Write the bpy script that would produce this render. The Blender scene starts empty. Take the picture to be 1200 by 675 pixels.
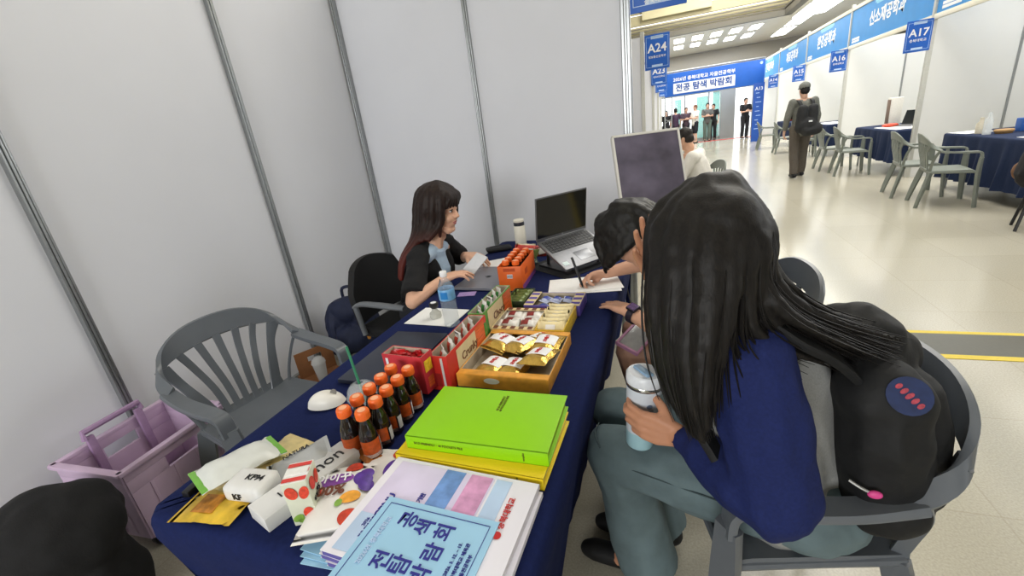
import bpy, bmesh, math, random
from mathutils import Vector, Matrix, Quaternion
random.seed(7)
SC = bpy.context.scene
COL = SC.collection
V = Vector
PI = math.pi
R = math.radians

# ------------------------------------------------------------------ camera
cam_data = bpy.data.cameras.new('camera')
cam = bpy.data.objects.new('camera', cam_data)
COL.objects.link(cam)
SC.camera = cam
yaw, pit, rol = R(21.7), R(19.5), R(-7.5)
fw = V((-math.sin(yaw)*math.cos(pit), math.cos(yaw)*math.cos(pit), -math.sin(pit)))
rt = V((math.cos(yaw), math.sin(yaw), 0))
up = rt.cross(fw)
c_, s_ = math.cos(rol), math.sin(rol)
rt, up = c_*rt + s_*up, -s_*rt + c_*up
cam.matrix_world = Matrix(((rt.x, up.x, -fw.x, 0), (rt.y, up.y, -fw.y, 0), (rt.z, up.z, -fw.z, 1.45), (0, 0, 0, 1)))
cam_data.sensor_width = 36
cam_data.lens = 36*506/1200
cam_data.clip_start = 0.02

# ------------------------------------------------------------------ colour management, world, light
SC.view_settings.view_transform = 'Standard'
SC.view_settings.look = 'None'
SC.view_settings.gamma = 1
SC.view_settings.use_curve_mapping = False
SC.view_settings.exposure = 0.16
W = bpy.data.worlds.new('world'); SC.world = W
W.use_nodes = True
bg = W.node_tree.nodes['Background']
bg.inputs[0].default_value = (0.93, 0.96, 1.0, 1)
bg.inputs[1].default_value = 2.0

def area(name, loc, sx, sy, power, col, rot=(0, 0, 0)):
    l = bpy.data.lights.new(name, 'AREA'); l.shape = 'RECTANGLE'; l.size = sx; l.size_y = sy
    l.energy = power; l.color = col
    o = bpy.data.objects.new(name, l); o.location = loc; o.rotation_euler = rot; COL.objects.link(o)
    return o
WARM = (1.0, 0.975, 0.93)
def aim(loc, to):
    return (V(to)-V(loc)).to_track_quat('-Z', 'Y').to_euler()
area('hall_light', (1.6, -2.0, 6.5), 6, 6, 40, (1, .99, .98))
area('rear_fill', (-1.0, -5.0, 2.3), 3, 2, 215, (.98, .99, 1), aim((-1.0, -5.0, 2.3), (-.4, 3.0, 1.0)))  # added fill behind the camera, brightens the back wall; no real lamp
area('hall_light', (2.0, 6.5, 6.5), 3, 7, 330, WARM)
area('hall_light', (1.8, 14.0, 6.5), 3, 6, 520, WARM)
area('hall_light', (-4.0, 1.2, 6.5), 3, 7, 25, (.97, .98, 1))
area('side_fill', (4.8, .6, 3.7), 1.5, 4, 12, (.98, .99, 1), aim((4.8, .6, 3.7), (-1.6, 2.6, 1.1)))  # added fill from the right, tilted at the booth walls; no real lamp
area('side_fill', (4.8, 4.6, 3.7), 1.5, 4, 118, (.98, .99, 1), aim((4.8, 4.6, 3.7), (-2.4, 1.4, 1.1)))  # second added side fill, aimed at the left booth wall
area('booth_light', (5.0, 7.2, 3.8), 2.0, 3.0, 75, WARM)
area('booth_light', (5.0, 10.6, 3.8), 2.0, 3.0, 50, WARM)
area('booth_light', (5.0, 14.1, 3.8), 2.0, 3.0, 50, WARM)
area('booth_light', (5.0, 19.0, 3.8), 2.0, 5.0, 80, WARM)
area('entrance_light', (1.0, 21.5, 3.85), 4.5, 4.0, 240, (1, 1, 1))

# ------------------------------------------------------------------ materials
def lin(c):
    return c/12.92 if c <= .04045 else ((c+.055)/1.055)**2.4
def rgb(h):
    if isinstance(h, str):
        h = tuple(int(h[i:i+2], 16) for i in (0, 2, 4))
    return tuple(lin(x/255) for x in h) + (1,)
MATS = {}
def mat(name, col, rough=.5, metal=0., var=.06, scale=60., bump=0., bscale=None, trans=0., ior=1.45, coat=0., emis=0., spec=.5, stretch=None):
    if name in MATS: return MATS[name]
    m = bpy.data.materials.new(name); m.use_nodes = True
    nt = m.node_tree; b = nt.nodes['Principled BSDF']
    b.inputs['Roughness'].default_value = rough
    b.inputs['Metallic'].default_value = metal
    b.inputs['Transmission Weight'].default_value = trans
    b.inputs['IOR'].default_value = ior
    b.inputs['Coat Weight'].default_value = coat
    b.inputs['Specular IOR Level'].default_value = spec
    c = rgb(col)
    tc = nt.nodes.new('ShaderNodeTexCoord')
    src = tc.outputs['Object']
    if stretch:
        mp = nt.nodes.new('ShaderNodeMapping'); mp.inputs['Scale'].default_value = stretch
        nt.links.new(src, mp.inputs['Vector']); src = mp.outputs['Vector']
    n = nt.nodes.new('ShaderNodeTexNoise'); n.inputs['Scale'].default_value = scale; n.inputs['Detail'].default_value = 3
    nt.links.new(src, n.inputs['Vector'])
    r = nt.nodes.new('ShaderNodeValToRGB')
    r.color_ramp.elements[0].position = .3; r.color_ramp.elements[1].position = .7
    r.color_ramp.elements[0].color = tuple(max(0, x*(1-var)) for x in c[:3]) + (1,)
    r.color_ramp.elements[1].color = tuple(min(1, x*(1+var)) for x in c[:3]) + (1,)
    nt.links.new(n.outputs['Fac'], r.inputs['Fac'])
    nt.links.new(r.outputs['Color'], b.inputs['Base Color'])
    if emis:
        b.inputs['Emission Strength'].default_value = emis
        b.inputs['Emission Color'].default_value = c
    if bump:
        n2 = nt.nodes.new('ShaderNodeTexNoise'); n2.inputs['Scale'].default_value = bscale or scale*2; n2.inputs['Detail'].default_value = 4
        nt.links.new(src, n2.inputs['Vector'])
        bp = nt.nodes.new('ShaderNodeBump'); bp.inputs['Strength'].default_value = bump; bp.inputs['Distance'].default_value = .01
        nt.links.new(n2.outputs['Fac'], bp.inputs['Height']); nt.links.new(bp.outputs['Normal'], b.inputs['Normal'])
    MATS[name] = m
    return m
def glassy(name, col, alpha=.25, rough=.03):
    if name in MATS: return MATS[name]
    m = mat(name, col, rough, var=.01)
    m.node_tree.nodes['Principled BSDF'].inputs['Alpha'].default_value = alpha
    return m

# ------------------------------------------------------------------ objects
WM = {}
def thing(name, label, cat, loc=(0, 0, 0), rz=0, group=None, rot=None):
    o = bpy.data.objects.new(name, None); COL.objects.link(o)
    o.location = loc; o.rotation_euler = rot or (0, 0, rz); o.empty_display_size = .05
    o['label'] = label; o['category'] = cat
    if group: o['group'] = group
    WM[o] = Matrix.Translation(V(loc)) @ o.rotation_euler.to_matrix().to_4x4()
    return o
def tag(o, label, cat, group=None):
    o['label'] = label; o['category'] = cat
    if group: o['group'] = group
    return o
def obj(name, bm, m, parent=None, world=False, smooth=True, label=None):
    me = bpy.data.meshes.new(name)
    o = bpy.data.objects.new(name, me); COL.objects.link(o)
    if parent:
        o.parent = parent
        if world:
            p = parent; M = Matrix.Identity(4)
            while p:
                M = (WM[p] if p in WM else Matrix.Identity(4)) @ M; p = p.parent
            bm.transform(M.inverted())
    bmesh.ops.recalc_face_normals(bm, faces=bm.faces[:])
    bm.to_mesh(me); bm.free()
    for x in (m if isinstance(m, (list, tuple)) else [m]): me.materials.append(x)
    if smooth:
        me.polygons.foreach_set('use_smooth', [True]*len(me.polygons))
        try: me.set_sharp_from_angle(angle=R(40))
        except Exception: pass
    if label: o['label'] = label
    if not parent: WM[o] = Matrix.Identity(4)
    return o
def lone(name, bm, m, label, cat, loc, group=None, rot=(0, 0, 0), world=False, smooth=True):
    """a thing that is one mesh; bm is local to loc unless world"""
    M = Matrix.Translation(V(loc)) @ bpy_rot(rot)
    if world: bm.transform(M.inverted())
    o = obj(name, bm, m, smooth=smooth); o.location = loc; o.rotation_euler = rot
    WM[o] = M
    return tag(o, label, cat, group)
def bpy_rot(rot):
    from mathutils import Euler
    return Euler(rot).to_matrix().to_4x4()
def struct(name, bm, m, smooth=False):
    o = obj(name, bm, m, smooth=smooth); o['kind'] = 'structure'; return o
def dup(root, loc=None, rot=None, label=None, group=None):
    r = root.copy(); COL.objects.link(r)
    if loc is not None: r.location = loc
    if rot is not None: r.rotation_euler = rot
    if label: r['label'] = label
    if group: r['group'] = group
    def kids(a, b):
        for ch in list(a.children):
            c = ch.copy(); COL.objects.link(c); c.parent = b; kids(ch, c)
    kids(root, r)
    return r

# ------------------------------------------------------------------ shapes
def B(): return bmesh.new()
def box(bm, c, s, bevel=0, rot=None, M=None, mi=0, seg=2):
    t = bmesh.new(); bmesh.ops.create_cube(t, size=1)
    t.transform(Matrix.Diagonal((s[0], s[1], s[2], 1)))
    if bevel: bmesh.ops.bevel(t, geom=t.edges[:], offset=bevel, segments=seg, affect='EDGES', profile=.6)
    if rot: t.transform(bpy_rot(rot))
    t.transform(Matrix.Translation(V(c)))
    if M: t.transform(M)
    return merge(bm, t, mi)
def merge(bm, t, mi=0):
    for f in t.faces: f.material_index = mi
    me = bpy.data.meshes.new('tmp'); t.to_mesh(me); t.free()
    bm.from_mesh(me); bpy.data.meshes.remove(me)
    return bm
def lathe(bm, prof, seg=24, c=(0, 0, 0), M=None, mi=0):
    t = bmesh.new(); rings = []
    for r, z in prof:
        if r < 1e-6: rings.append([t.verts.new((0, 0, z))])
        else: rings.append([t.verts.new((r*math.cos(2*PI*i/seg), r*math.sin(2*PI*i/seg), z)) for i in range(seg)])
    for a, b in zip(rings, rings[1:]):
        for i in range(seg):
            j = (i+1) % seg
            if len(a) == 1 and len(b) == 1: break
            if len(a) == 1: t.faces.new((a[0], b[i], b[j]))
            elif len(b) == 1: t.faces.new((a[i], b[0], a[j]))
            else: t.faces.new((a[i], b[i], b[j], a[j]))
    t.transform(Matrix.Translation(V(c)))
    if M: t.transform(M)
    return merge(bm, t, mi)
def catmull(pts, n=6):
    pts = [V(p) for p in pts]; out = []
    for i in range(len(pts)-1):
        p0 = pts[max(i-1, 0)]; p1 = pts[i]; p2 = pts[i+1]; p3 = pts[min(i+2, len(pts)-1)]
        for k in range(n):
            t = k/n
            out.append(.5*((2*p1)+(p2-p0)*t+(2*p0-5*p1+4*p2-p3)*t*t+(3*p1-p0-3*p2+p3)*t**3))
    out.append(pts[-1]); return out
def tube(bm, pts, rad, seg=10, smooth=0, flat=1., mi=0, cap=True):
    if smooth:
        if isinstance(rad, (list, tuple)):
            rr = catmull([V((r, 0, 0)) for r in rad], smooth); rad = [x.x for x in rr]
        pts = catmull(pts, smooth)
    pts = [V(p) for p in pts]
    if not isinstance(rad, (list, tuple)): rad = [rad]*len(pts)
    t = bmesh.new(); rings = []; prev = None
    for i, p in enumerate(pts):
        d = (pts[min(i+1, len(pts)-1)]-pts[max(i-1, 0)]).normalized()
        if prev is None:
            a = V((0, 0, 1)) if abs(d.z) < .9 else V((1, 0, 0))
            n = d.cross(a).normalized()
        else:
            n = (prev-d*prev.dot(d)).normalized()
        prev = n; b = d.cross(n)
        rings.append([t.verts.new(p+(n*math.cos(2*PI*k/seg)+b*math.sin(2*PI*k/seg)*flat)*rad[i]) for k in range(seg)])
    for a, b in zip(rings, rings[1:]):
        for k in range(seg): t.faces.new((a[k], a[(k+1) % seg], b[(k+1) % seg], b[k]))
    if cap:
        t.faces.new(rings[0][::-1]); t.faces.new(rings[-1])
    return merge(bm, t, mi)
def prism(bm, pts, z0, z1, bevel=0, M=None, mi=0):
    t = bmesh.new()
    vs = [t.verts.new((p[0], p[1], z0)) for p in pts]
    f = t.faces.new(vs)
    r = bmesh.ops.extrude_face_region(t, geom=[f])
    for v in r['geom']:
        if isinstance(v, bmesh.types.BMVert): v.co.z = z1
    bmesh.ops.recalc_face_normals(t, faces=t.faces[:])
    if bevel: bmesh.ops.bevel(t, geom=t.edges[:], offset=bevel, segments=2, affect='EDGES')
    if M: t.transform(M)
    return merge(bm, t, mi)
def grid(bm, f, nu, nv, thick=0, mi=0):
    """surface f(u,v) with optional thickness along its normal"""
    t = bmesh.new()
    vs = [[t.verts.new(f(i/nu, j/nv)) for j in range(nv+1)] for i in range(nu+1)]
    for i in range(nu):
        for j in range(nv): t.faces.new((vs[i][j], vs[i+1][j], vs[i+1][j+1], vs[i][j+1]))
    if thick:
        t.normal_update()
        bmesh.ops.solidify(t, geom=t.faces[:], thickness=thick)
    return merge(bm, t, mi)
def ribbon(bm, pts, wid, thick, mi=0, n=5):
    """broad band through pts; wid = list of (width vector); thickness square to band"""
    P = catmull(pts, n); Wd = catmull(wid, n)
    t = bmesh.new(); rings = []
    for i, p in enumerate(P):
        d = (P[min(i+1, len(P)-1)]-P[max(i-1, 0)]).normalized(); w = Wd[i]
        nn = d.cross(w).normalized()*thick*.5
        a = w*.5
        rings.append([t.verts.new(q) for q in (p-a*.9-nn, p+a*.9-nn, p+a-nn*.3, p+a*.9+nn, p-a*.9+nn, p-a-nn*.3)])
    for a, b in zip(rings, rings[1:]):
        for k in range(6): t.faces.new((a[k], a[(k+1) % 6], b[(k+1) % 6], b[k]))
    t.faces.new(rings[0][::-1]); t.faces.new(rings[-1])
    return merge(bm, t, mi)
def frame(o, r, u):
    r = V(r).normalized(); u = V(u); u = (u-r*u.dot(r)).normalized(); n = r.cross(u); o = V(o)
    return Matrix(((r.x, u.x, n.x, o.x), (r.y, u.y, n.y, o.y), (r.z, u.z, n.z, o.z), (0, 0, 0, 1)))
def txt(s, o, r, u, size, m, parent, bold=0., w=None, world=True, name='lettering', ex=.0006, lift=.0008):
    """raised lettering centred at o, reading along r, up along u"""
    cu = bpy.data.curves.new('t', 'FONT'); cu.body = s; cu.size = size; cu.align_x = 'CENTER'; cu.align_y = 'CENTER'
    cu.offset = bold*size; cu.extrude = ex; cu.resolution_u = 2; cu.space_line = .95
    ob = bpy.data.objects.new('t', cu); COL.objects.link(ob)
    dg = bpy.context.evaluated_depsgraph_get(); dg.update()
    me = bpy.data.meshes.new_from_object(ob.evaluated_get(dg))
    bm = bmesh.new(); bm.from_mesh(me)
    bpy.data.objects.remove(ob); bpy.data.curves.remove(cu); bpy.data.meshes.remove(me)
    if w and bm.verts:
        xs = [v.co.x for v in bm.verts]; k = w/(max(xs)-min(xs)); bm.transform(Matrix.Diagonal((k, k, 1, 1)))
    F = frame(o, r, u); bm.transform(Matrix.Translation((0, 0, lift))); bm.transform(F)
    return obj(name, bm, m, parent, world=world, smooth=False)
def quadp(bm, F, x0, x1, y0, y1, z=.0006, mi=0):
    t = bmesh.new(); bmesh.ops.create_cube(t, size=1)
    t.transform(Matrix.Diagonal((x1-x0, y1-y0, .0006, 1))); t.transform(Matrix.Translation(((x0+x1)/2, (y0+y1)/2, z)))
    t.transform(F); return merge(bm, t, mi)
def disc(bm, F, x, y, rx, ry, z=.0008, n=20, mi=0, ang=0):
    t = bmesh.new(); bmesh.ops.create_circle(t, cap_ends=True, segments=n, radius=1)
    r = bmesh.ops.extrude_face_region(t, geom=t.faces[:])
    for v in r['geom']:
        if isinstance(v, bmesh.types.BMVert): v.co.z += 1
    t.transform(Matrix.Diagonal((rx, ry, .0006, 1))); t.transform(Matrix.Rotation(ang, 4, 'Z')); t.transform(Matrix.Translation((x, y, z))); t.transform(F)
    return merge(bm, t, mi)

# ------------------------------------------------------------------ soft bodies: union of tapered limbs -> one continuous surface
def _hull(pts_r):
    t = bmesh.new()
    for p, r in pts_r:
        bmesh.ops.create_icosphere(t, subdivisions=2, radius=1, matrix=Matrix.Translation(V(p)) @ Matrix.Diagonal((r, r, r, 1)))
    h = bmesh.ops.convex_hull(t, input=t.verts[:])
    bmesh.ops.delete(t, geom=list({g for g in h['geom_interior'] + h['geom_unused'] if isinstance(g, bmesh.types.BMVert)}), context='VERTS')
    return t
def limb(bm, pts, rads):
    for i in range(len(pts)-1):
        merge(bm, _hull([(pts[i], rads[i]), (pts[i+1], rads[i+1])]))
    return bm
def cone(bm, p0, r0, p1, r1, seg=20):
    t = bmesh.new(); p0, p1 = V(p0), V(p1); d = (p1-p0)
    bmesh.ops.create_cone(t, cap_ends=True, segments=seg, radius1=r0, radius2=r1, depth=d.length)
    t.transform(Matrix.Translation((p0+p1)/2) @ d.to_track_quat('Z', 'Y').to_matrix().to_4x4())
    return merge(bm, t)
def ell(bm, c, r, M=None):
    t = bmesh.new(); bmesh.ops.create_icosphere(t, subdivisions=3, radius=1)
    t.transform(Matrix.Translation(V(c)) @ Matrix.Diagonal((r[0], r[1], r[2], 1)))
    if M: t.transform(M)
    return merge(bm, t)
def blob(bm, voxel=.006, smooth=4, noise=0., nscale=9., fac=.5):
    from mathutils import noise as NZ
    me = bpy.data.meshes.new('b'); bm.to_mesh(me); bm.free()
    ob = bpy.data.objects.new('b', me); COL.objects.link(ob)
    md = ob.modifiers.new('r', 'REMESH'); md.mode = 'VOXEL'; md.voxel_size = voxel
    if smooth:
        sm = ob.modifiers.new('s', 'SMOOTH'); sm.factor = fac; sm.iterations = smooth
    dg = bpy.context.evaluated_depsgraph_get(); dg.update()
    m2 = bpy.data.meshes.new_from_object(ob.evaluated_get(dg))
    out = bmesh.new(); out.from_mesh(m2)
    bpy.data.objects.remove(ob); bpy.data.meshes.remove(me); bpy.data.meshes.remove(m2)
    if noise:
        out.normal_update()
        for v in out.verts: v.co += v.normal*noise*NZ.fractal(v.co*nscale, .8, 2.0, 2)
    return out

# ------------------------------------------------------------------ setting
panel = mat('white_panel', 'dcdee5', .55, var=.012, scale=3, bump=.02, bscale=40)
alu = mat('aluminium', '9c9fa0', .35, .85, var=.05, scale=30)
aluL = mat('pale_aluminium', 'c9c9c2', .4, .5, var=.04, scale=30)
def floor_mat():
    m = mat('terrazzo', 'b2ad9d', .2, var=.12, scale=140)
    nt = m.node_tree; b = nt.nodes['Principled BSDF']
    ramp = [n for n in nt.nodes if n.type == 'VALTORGB'][0]
    tc = [n for n in nt.nodes if n.type == 'TEX_COORD'][0]
    br = nt.nodes.new('ShaderNodeTexBrick')
    br.offset = 0; br.inputs['Scale'].default_value = 1; br.inputs['Mortar Size'].default_value = .003
    br.inputs['Brick Width'].default_value = .6; br.inputs['Row Height'].default_value = .6
    br.inputs['Mortar'].default_value = rgb('97907f')
    mp = nt.nodes.new('ShaderNodeMapping'); mp.inputs['Location'].default_value = (.13, .22, 0)
    nt.links.new(tc.outputs['Object'], mp.inputs['Vector']); nt.links.new(mp.outputs['Vector'], br.inputs['Vector'])
    br.inputs['Color1'].default_value = (1, 1, 1, 1); br.inputs['Color2'].default_value = (.94, .94, .94, 1)
    mx = nt.nodes.new('ShaderNodeMix'); mx.data_type = 'RGBA'; mx.blend_type = 'MULTIPLY'; mx.inputs['Factor'].default_value = 1
    nt.links.new(ramp.outputs['Color'], mx.inputs[6]); nt.links.new(br.outputs['Color'], mx.inputs[7])
    nt.links.new(mx.outputs[2], b.inputs['Base Color'])
    br.inputs['Mortar'].default_value = (.86, .85, .83, 1)
    b.inputs['Coat Weight'].default_value = .2; b.inputs['Coat Roughness'].default_value = .12
    return m
bm = B(); box(bm, (2, 12, -.05), (30, 40, .1)); struct('floor', bm, floor_mat())
# ceilings
ceil = mat('ceiling_paint', 'd4cfbf', .8, var=.03, scale=2)
bm = B(); box(bm, (-1.3, 6, 6.85), (9.6, 24.6, .1)); struct('ceiling', bm, ceil)
bm = B(); box(bm, (8.2, 8.6, 3.97), (9.6, 34, .1)); box(bm, (-.6, 22, 3.97), (8, 8, .1)); o = struct('ceiling_lower', bm, mat('lower_ceiling', 'dcd8cc', .45, var=.03, scale=3))
beige = mat('beige_cladding', 'bdb594', .6, var=.05, scale=2)
greyc = mat('grey_bulkhead', '6f6c64', .6, var=.06, scale=2)
bm = B()
for k in range(8): box(bm, (-.8, 18.0, 4.22+k*.36), (8.4, .12, .32), .012)
struct('wall_mezzanine', bm, beige)
bm = B()
for k in range(8): box(bm, (3.45, 6.9, 4.22+k*.36), (.12, 22.2, .335), .012)
struct('wall_gallery', bm, beige)
bm = B(); box(bm, (.1, 17.86, 5.1), (2.2, .1, 1.1), .01); struct('trim_panel', bm, mat('beige_flat', 'cbc4a2', .55, var=.03))
bm = B()
box(bm, (-.8, 17.93, 3.98), (8.6, .2, .16)); box(bm, (3.42, 6.9, 3.98), (.22, 22.2, .16))
box(bm, (3.36, 6.9, 4.12), (.14, 22.0, .05))
struct('trim_bulkhead', bm, greyc)
bm = B()
for k in range(3): box(bm, (-.8, 17.84, 4.10+k*.1), (8.4, .05, .035))
struct('trim_slat', bm, greyc)
# own booth walls
bm = B(); box(bm, (-2.53, .9, 1.45), (.04, 4.85, 2.9)); struct('wall_left', bm, panel)
bm = B(); box(bm, (-1.4, 3.33, 1.45), (2.24, .04, 2.9)); struct('wall_back', bm, panel)
def post(x, y, h=2.9, fx=1, fy=0, w=.036, m=alu, name='trim_post'):
    bm = B()
    for k in (-1, 0, 1):
        if fx: box(bm, (x+.012+(.004 if k == 0 else 0), y+k*w/3, h/2), (.03, w/3.6, h), .003)
        else: box(bm, (x+k*w/3, y-.012-(.004 if k == 0 else 0), h/2), (w/3.6, .03, h), .003)
    box(bm, (x, y, h/2), (.03, w*.95, h) if fx else (w*.95, .03, h))
    return struct(name, bm, m)
for y in (-1.25, -.11, 1.035, 2.18): post(-2.505, y)
post(-2.49, 3.29, fx=0, w=.03)
post(-1.395, 3.31, fx=0)
bm = B()
for dx in (-.018, .018): box(bm, (-.29+dx, 3.325, 1.45), (.026, .06, 2.9), .006)
box(bm, (-.29, 3.325, 1.45), (.03, .05, 2.9)); struct('trim_end_post', bm, alu)
bm = B(); box(bm, (-2.495, .9, .022), (.03, 4.85, .044), .003); struct('baseboard_left', bm, alu)
bm = B(); box(bm, (-1.4, 3.30, .022), (2.24, .03, .044), .003); struct('baseboard_back', bm, alu)
# neighbouring booths, left row
for y in (6.8, 10.3, 13.8, 17.3):
    bm = B(); box(bm, (-1.5, y, 1.22), (2.2, .04, 2.44)); struct('wall_left_row', bm, panel)
    bm = B(); box(bm, (-.385, y, 1.25), (.05, .06, 2.5), .006); struct('trim_post', bm, aluL)
bm = B(); box(bm, (-2.53, 11.5, 1.25), (.04, 16.3, 2.5)); struct('wall_left_row', bm, panel)
# right row of booths
YR = (4.9, 8.9, 12.4, 15.8, 19.4, 23.0)
panelR = mat('white_panel_right', 'dcdddb', .5, var=.012, scale=3)
for y in YR:
    bm = B(); box(bm, (5.1, y, 1.2), (3.0, .04, 2.4)); struct('wall_right_row', bm, panelR)
    bm = B()
    box(bm, (3.57, y, 1.55), (.06, .06, 3.1), .008)
    struct('trim_post', bm, aluL)
    bm = B()
    for k in (1, 2): box(bm, (3.57+1.02*k, y-.022, 1.2), (.03, .02, 2.4), .004)
    struct('trim_seam', bm, alu)
bm = B(); box(bm, (6.6, 14.2, 1.2), (.04, 17.8, 2.4)); struct('wall_right_back', bm, panelR)
# side walls of the hall, entrance wall
hallw = mat('hall_wall', 'c9c3b0', .7, var=.03, scale=1)
bm = B(); box(bm, (12.9, 12, 2), (.2, 30, 4)); struct('wall_right_hall', bm, hallw)
bm = B(); box(bm, (-6.1, 9, 3.4), (.2, 31, 6.8)); struct('wall_left_hall', bm, hallw)
bm = B(); box(bm, (3.4, -6.2, 3.4), (19, .2, 6.8)); struct('wall_rear_hall', bm, hallw)
bm = B()
box(bm, (-5, 24.5, 1.95), (6, .2, 3.9)); box(bm, (9.1, 24.5, 1.95), (11, .2, 3.9))
box(bm, (.9, 24.5, 3.55), (6.4, .25, .7)); struct('wall_entrance', bm, mat('entrance_grey', 'a19d92', .5, var=.04))
steel = mat('grey_frame', 'a9adad', .3, .6, var=.04)
bm = B()
for x in (-1.7, -.6, .55, 1.62): box(bm, (x, 24.42, 1.5), (.07, .08, 3.0))
for z in (.05, 2.2, 3.12): box(bm, (-.1, 24.42, z), (4.6, .08, .13))
box(bm, (2.42, 24.3, 1.6), (.62, .4, 3.2)); box(bm, (3.5, 24.42, 1.6), (.08, .08, 3.2)); struct('window_1', bm, steel)
bm = B()
box(bm, (-.1, 24.45, 1.6), (4.6, .02, 3.0)); struct('window_2', bm, glassy('door_glass', 'e4f4f0', .10))
bm = B()
for x, w, h in ((-1.1, .9, 1.7), (1.35, .5, 2.0), (1.95, .3, 2.9), (.25, .3, 2.0)): box(bm, (x, 24.47, h/2), (w, .02, h))
struct('window_3', bm, glassy('teal_glass', '5fc9bd', .6))
# floor tape, threshold
bm = B(); box(bm, (2.55, 2.9, .0015), (3.8, .27, .003)); struct('floor_inlay', bm, mat('dark_inlay', '5a594f', .3, var=.05))
ym = mat('yellow_tape', 'd8c040', .5, var=.05)
bm = B(); box(bm, (2.55, 3.05, .0017), (3.8, .035, .0034)); struct('trim_tape', bm, ym)
bm = B(); box(bm, (2.55, 2.745, .0017), (3.8, .045, .0034)); struct('trim_tape', bm, ym)
bm = B(); box(bm, (2.0, 23.1, .003), (4.2, .35, .006)); struct('trim_threshold', bm, mat('red_mat', 'c9383a', .8))
# luminaires of the lower ceiling and the high ceiling
glow = mat('lamp_diffuser', 'fffdf5', .5, var=0, emis=6)
lampf = mat('lamp_frame', 'e8e8e4', .4)
def lamp(x, y, z, sx, sy, label, group):
    t = thing('ceiling_light', label, 'light', (x, y, z), 0, group)
    bm = B(); box(bm, (0, 0, .012), (sx+.08, sy+.08, .03), .006); obj('frame', bm, lampf, t)
    bm = B(); box(bm, (0, 0, -.008), (sx, sy, .014), .004); obj('diffuser', bm, glow, t)
for i in range(6):
    for j in range(2):
        lamp(-.4+i*.62, 19.2+j*1.9, 3.895, .34, 1.0, 'small bright ceiling panel light above the blue banner near the entrance', 'panel lights above the entrance banner')
for i, y in enumerate((19.4, 21.9)):
    lamp(4.05, y, 3.895, .5, 2.0, 'long white strip light beside the beige bulkhead', 'strip lights over the right booths')
for y in (10.0, 12.6, 15.2, 17.6): lamp(4.15, y, 3.895, .9, 2.2, 'wide glowing light strip along the bulkhead over the right booths', 'wide light strips over the right booths')
for x, y in ((1.6, 5.2), (2.0, 8.2), (2.0, 11.8), (2.0, 15.0)): lamp(x, y, 6.78, .9, .9, 'square luminaire in the high ceiling over the aisle', 'square luminaires over the aisle')
# ------------------------------------------------------------------ signs
blue = mat('sign_blue', '1f5fbf', .45, var=.04, scale=8)
blue2 = mat('fascia_blue', '2b8ad2', .45, var=.04, scale=5)
wht = mat('print_white', 'f2f3f5', .5, var=.01)
XX, YY, ZZ = V((1, 0, 0)), V((0, 1, 0)), V((0, 0, 1))
def hang(xl, y, z0, num, label, w=.31, h=.42):
    t = thing('hanging_sign', label, 'sign', (xl+w/2, y, z0), 0)
    bm = B(); box(bm, (0, 0, h/2), (w, .012, h), .002); obj('board', bm, blue, t)
    F = frame((0, -.0065, 0), XX, ZZ)
    bm = B()
    for a in (-1, 1): quadp(bm, F, a*w*.44-.002, a*w*.44+.002, h*.07, h*.93)
    quadp(bm, F, -w*.44, w*.44, h*.07, h*.08); quadp(bm, F, -w*.44, w*.44, h*.92, h*.93)
    quadp(bm, F, -w*.25, w*.25, h*.87, h*.955); quadp(bm, F, -w*.22, w*.22, h*.08, h*.14)
    obj('border', bm, mat('sign_line', 'b9d2f2', .5), t, smooth=False)
    txt(num, (0, -.0065, h*.60), XX, ZZ, h*.28, wht, t, .02, w*.78, world=False)
    return t
DEP = {'A24': '정보통신공학부', 'A23': '컴퓨터공학과', 'A22': '전자공학부', 'A21': '전기공학부', 'A25': '화학생명공학'}
def sub(t, s, h, w, y=.36):
    txt(s, (0, -.0065, h*y), XX, ZZ, h*.07, wht, t, .01, w, world=False)
t = hang(-.255, 3.27, 2.065, 'A25', 'blue hanging sign cut off by the top edge beside the nearest booth post', .335, .45); 
sub(t, '충북대학교', .45, .16, .11)
for n, y, x in (('A24', 6.75, -.35), ('A23', 10.25, -.42), ('A22', 13.75, -.45), ('A21', 17.26, -.5)):
    lab = {'A24': 'blue hanging sign reading A24 on the left booth row', 'A23': 'blue hanging sign reading A23 just below and behind A24', 'A22': 'small blue hanging sign below A23, left of the big banner', 'A21': 'lowest and farthest blue hanging sign of the left row'}[n]
    t = hang(x, y, 2.02, n, lab); sub(t, DEP[n], .42, .22)
for n, y in (('A17', 8.86), ('A16', 12.36), ('A15', 15.76), ('A14', 19.36)):
    t = hang(3.24, y, 1.85, n, 'blue hanging sign reading %s on the right booth row' % n); sub(t, '충북대학교', .42, .2)
FT = ('신소재공학과', '환경공학과', '재료공학과', '건축공학과', '')
FL = ('bright blue fascia board over the nearest right booth, cut by the top right corner', 'wide blue fascia board with big white lettering over the booth by sign A17', 'blue fascia board over the booth between signs A16 and A15', 'blue fascia board over the booth between signs A15 and A14', 'smallest farthest blue fascia board over the right booths, next to the banner')
fT = ('', '신소재공학과', '환경공학과', '재료공학과', '건축공학과')
trimc = mat('fascia_trim', 'e6e2cf', .4, var=.02)
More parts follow.
